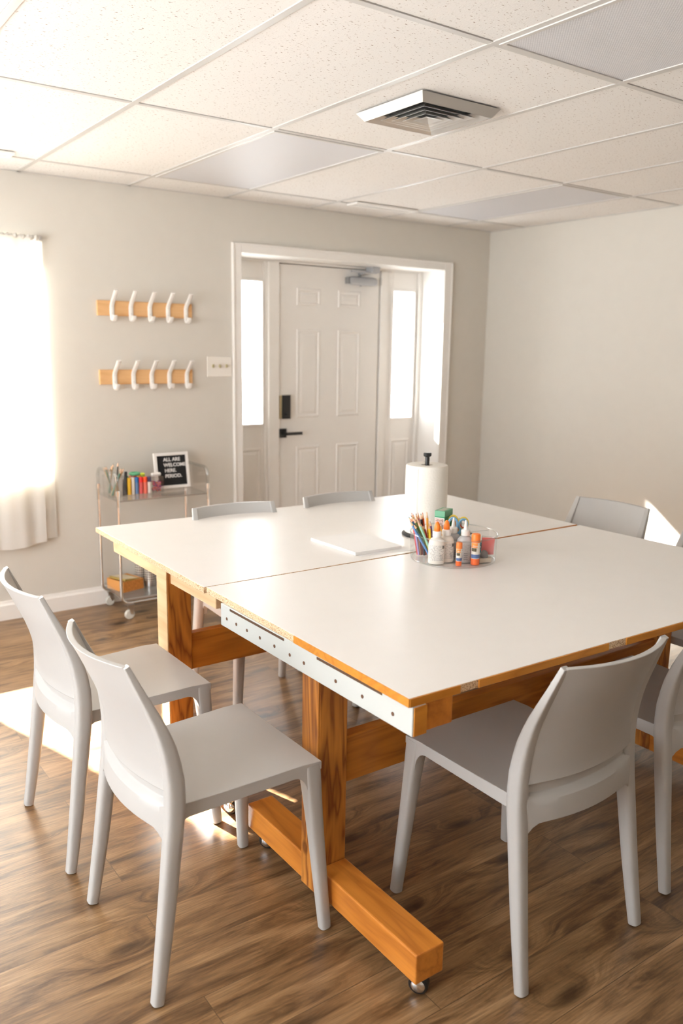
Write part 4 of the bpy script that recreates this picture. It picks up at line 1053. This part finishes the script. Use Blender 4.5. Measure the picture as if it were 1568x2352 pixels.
# bead box
tt = rect_cup(1.957, 4.64, .036, .032, .092, 'clear box filled with pink beads in front of the letter board', 'bead_box')
bd = MB(); cc = [(.60, .10, .18), (.70, .25, .28), (.35, .06, .20), (.75, .22, .12), (.22, .08, .22)]
for q in range(70):
    bd.mi = q % 5; x, y, z = 1.957+random.uniform(-.028, .028), 4.64+random.uniform(-.023, .023), SH+.008+random.uniform(0, .052)
    bd.lathe([(0, -.006), (.005, -.003), (.006, 0), (.005, .003), (0, .006)], x, y, 8, z0=z)
ob = bd.build('beads', [paint(c_, .35) for c_ in cc], tt); ob['kind'] = 'stuff'
tt = MB().lathe([(.009, 0), (.0105, .002), (.0105, .05), (.008, .055), (0, .055)], n=16); tt.xform(Matrix.Translation((1.928, 4.635, SH+.1035)) @ Matrix.Rotation(math.radians(88), 4, 'Y')); tt = tt.build('white_tube', M['white'])
tag(tt, 'small white tube lying across the bead box', 'tube')
# lower shelf: cigar box with a print, perforated cups
LZ = .1255
bxa = math.radians(15)
t = thing('wooden_box', 'orange printed cigar box on the cart\'s lower shelf', 'box', (1.752, 4.66, LZ), bxa, None, False)
bw, bd_, bh = .072, .082, .062
b_ = MB().box(-bw, -bw+.006, -bd_, bd_, 0, bh).box(bw-.006, bw, -bd_, bd_, 0, bh).box(-bw+.006, bw-.006, bd_-.006, bd_, 0, bh).box(-bw+.006, bw-.006, -bd_+.006, bd_-.006, 0, .006)
b_.build('box_body', paint((.66, .30, .08), .5), t, bevel=.001, smooth=False)
MB().box(-bw, bw, -bd_, -bd_+.006, 0, bh).build('printed_front', M['boxprint'], t, smooth=False)
t = thing('framed_print', 'small gilt-edged picture lying in the cigar box', 'picture', (1.748, 4.662, LZ+.057), bxa+.08, None, False)
b_ = MB().box(-.056, .056, -.070, .070, 0, .012); b_.xform(Matrix.Rotation(math.radians(7), 4, 'Y')); b_.build('gilt_edge', paint((.36, .25, .06), .4), t, smooth=False)
b_ = MB().box(-.048, .048, -.061, .061, .0115, .0132); b_.xform(Matrix.Rotation(math.radians(7), 4, 'Y')); b_.build('pale_picture', plain('faded_print', (.50, .43, .30), .6, var=.35), t, smooth=False)
def perf_cup(x, y, h_, lb):
    tt = thing('perforated_cup', lb, 'cup', (x, y, LZ), 0, 'perforated metal cups on the lower shelf')
    b_ = MB().lathe([(.034, 0), (.034, h_)], x, y, 40, cap=False, z0=LZ)
    o_ = b_.build('cup_wall', M['perf'], tt)
    uv = o_.data.uv_layers.new(name='UVMap')
    for poly in o_.data.polygons:
        an = [math.atan2(o_.data.vertices[vi].co.y, o_.data.vertices[vi].co.x) for vi in poly.vertices]
        for li, a in zip(poly.loop_indices, an):
            if max(an)-min(an) > PI and a < 0: a += 2*PI
            uv.data[li].uv = (a/(2*PI), o_.data.vertices[o_.data.loops[li].vertex_index].co.z)
    MB().lathe([(.0, .001), (.034, .001), (.0345, .006), (.0345, .03), (.0342, .03)], x, y, 32, cap=False, z0=LZ).build('solid_base', M['steel'], tt)
    MB().torus((x, y, LZ+h_), .034, .0018, 36, 8).build('cup_rim', M['steel'], tt)
perf_cup(1.90, 4.635, .14, 'perforated metal cup beside the cigar box, nearer one')
perf_cup(1.872, 4.716, .15, 'perforated metal cup behind the nearer cup, close to the wall')
tt = MB().lathe([(.030, 0), (.034, .01), (.036, .09), (.035, .09), (.033, .012), (0, .006)], 1.985, 4.62, 32, cap=False, z0=LZ).build('glass_jar', M['rim']); tag(tt, 'clear jar half hidden behind the far table post', 'jar')

# ------------------------------------------------------------------ light
w = bpy.data.worlds.new('sky'); sc.world = w; w.use_nodes = True
bg = w.node_tree.nodes['Background']; bg.inputs[0].default_value = (.97, .985, 1., 1); bg.inputs[1].default_value = 7.
wt = w.node_tree                                   # bright sky above, sunlit paving below the horizon
tc = N(wt, 'ShaderNodeTexCoord'); sp = N(wt, 'ShaderNodeSeparateXYZ'); L(wt, tc.outputs['Generated'], sp.inputs[0])
rp = N(wt, 'ShaderNodeValToRGB'); e = rp.color_ramp.elements
e[0].position = .49; e[0].color = (.97, .985, 1., 1); e[1].position = .51; e[1].color = (.61, .625, .65, 1)
mr = N(wt, 'ShaderNodeMapRange'); mr.inputs['From Min'].default_value = -1.; L(wt, sp.outputs[2], mr.inputs[0]); L(wt, mr.outputs[0], rp.inputs[0]); L(wt, rp.outputs[0], bg.inputs[0])
sun = bpy.data.lights.new('sun', 'SUN'); sun.energy = 60.; sun.angle = math.radians(.8); sun.color = (1, .95, .88)
so = bpy.data.objects.new('sun', sun); C.objects.link(so)
so.rotation_euler = Vector((.30, -1., -.75)).to_track_quat('-Z', 'Y').to_euler(); so.location = (-1, 9, 6)
def portal(name, loc, sx_, sy_, direction):
    a = bpy.data.lights.new(name, 'AREA'); a.shape = 'RECTANGLE'; a.size = sx_; a.size_y = sy_; a.cycles.is_portal = True
    o_ = bpy.data.objects.new(name, a); C.objects.link(o_); o_.location = loc; o_.rotation_euler = Vector(direction).to_track_quat('-Z', 'Z').to_euler()
portal('window_portal', ((WX0+WX1)/2, YB+.17, (WZ0+WZ1)/2), WX1-WX0, WZ1-WZ0, (0, -1, 0))
portal('sidelight_portal', (2.84, DY+.06, 1.51), .21, .97, (0, -1, 0))
portal('sidelight_portal', (4.195, DY+.06, 1.51), .21, .97, (0, -1, 0))
portal('window_portal', (XL-.13, (LW[0]+LW[1])/2, (LW[2]+LW[3])/2), LW[1]-LW[0], LW[3]-LW[2], (1, 0, 0))


# ------------------------------------------------------------------ camera
F, yaw, pitch, roll = 1909.78, -.6217, .1956, .0152
cy, sy = math.cos(yaw), math.sin(yaw)
fw_ = Vector((-sy*math.cos(pitch), cy*math.cos(pitch), -math.sin(pitch))); r0 = Vector((cy, sy, 0)); u0 = r0.cross(fw_)
rr = math.cos(roll)*r0 + math.sin(roll)*u0; uu = math.cos(roll)*u0 - math.sin(roll)*r0
cam = bpy.data.cameras.new('camera'); co_ = bpy.data.objects.new('camera', cam); C.objects.link(co_)
mat = Matrix((rr, uu, -fw_)).transposed().to_4x4(); mat.translation = (0, 0, 1.5629); co_.matrix_world = mat
cam.sensor_fit = 'VERTICAL'; cam.sensor_height = 36.; cam.sensor_width = 24.; cam.lens = F/2352*36.
cam.clip_start = .05; cam.clip_end = 100
cam.dof.use_dof = True; cam.dof.focus_distance = 2.5; cam.dof.aperture_fstop = 2.8
sc.camera = co_

for o_ in bpy.data.objects:
    if '_abs' in o_: del o_['_abs']
sc.view_settings.view_transform = 'Standard'; sc.view_settings.look = 'None'; sc.view_settings.exposure = 1.08; sc.view_settings.gamma = 1.; sc.view_settings.use_curve_mapping = False
sc.cycles.max_bounces = 12; sc.cycles.diffuse_bounces = 6; sc.cycles.transparent_max_bounces = 24
sc.cycles.use_denoising = True; sc.cycles.sample_clamp_indirect = 8.
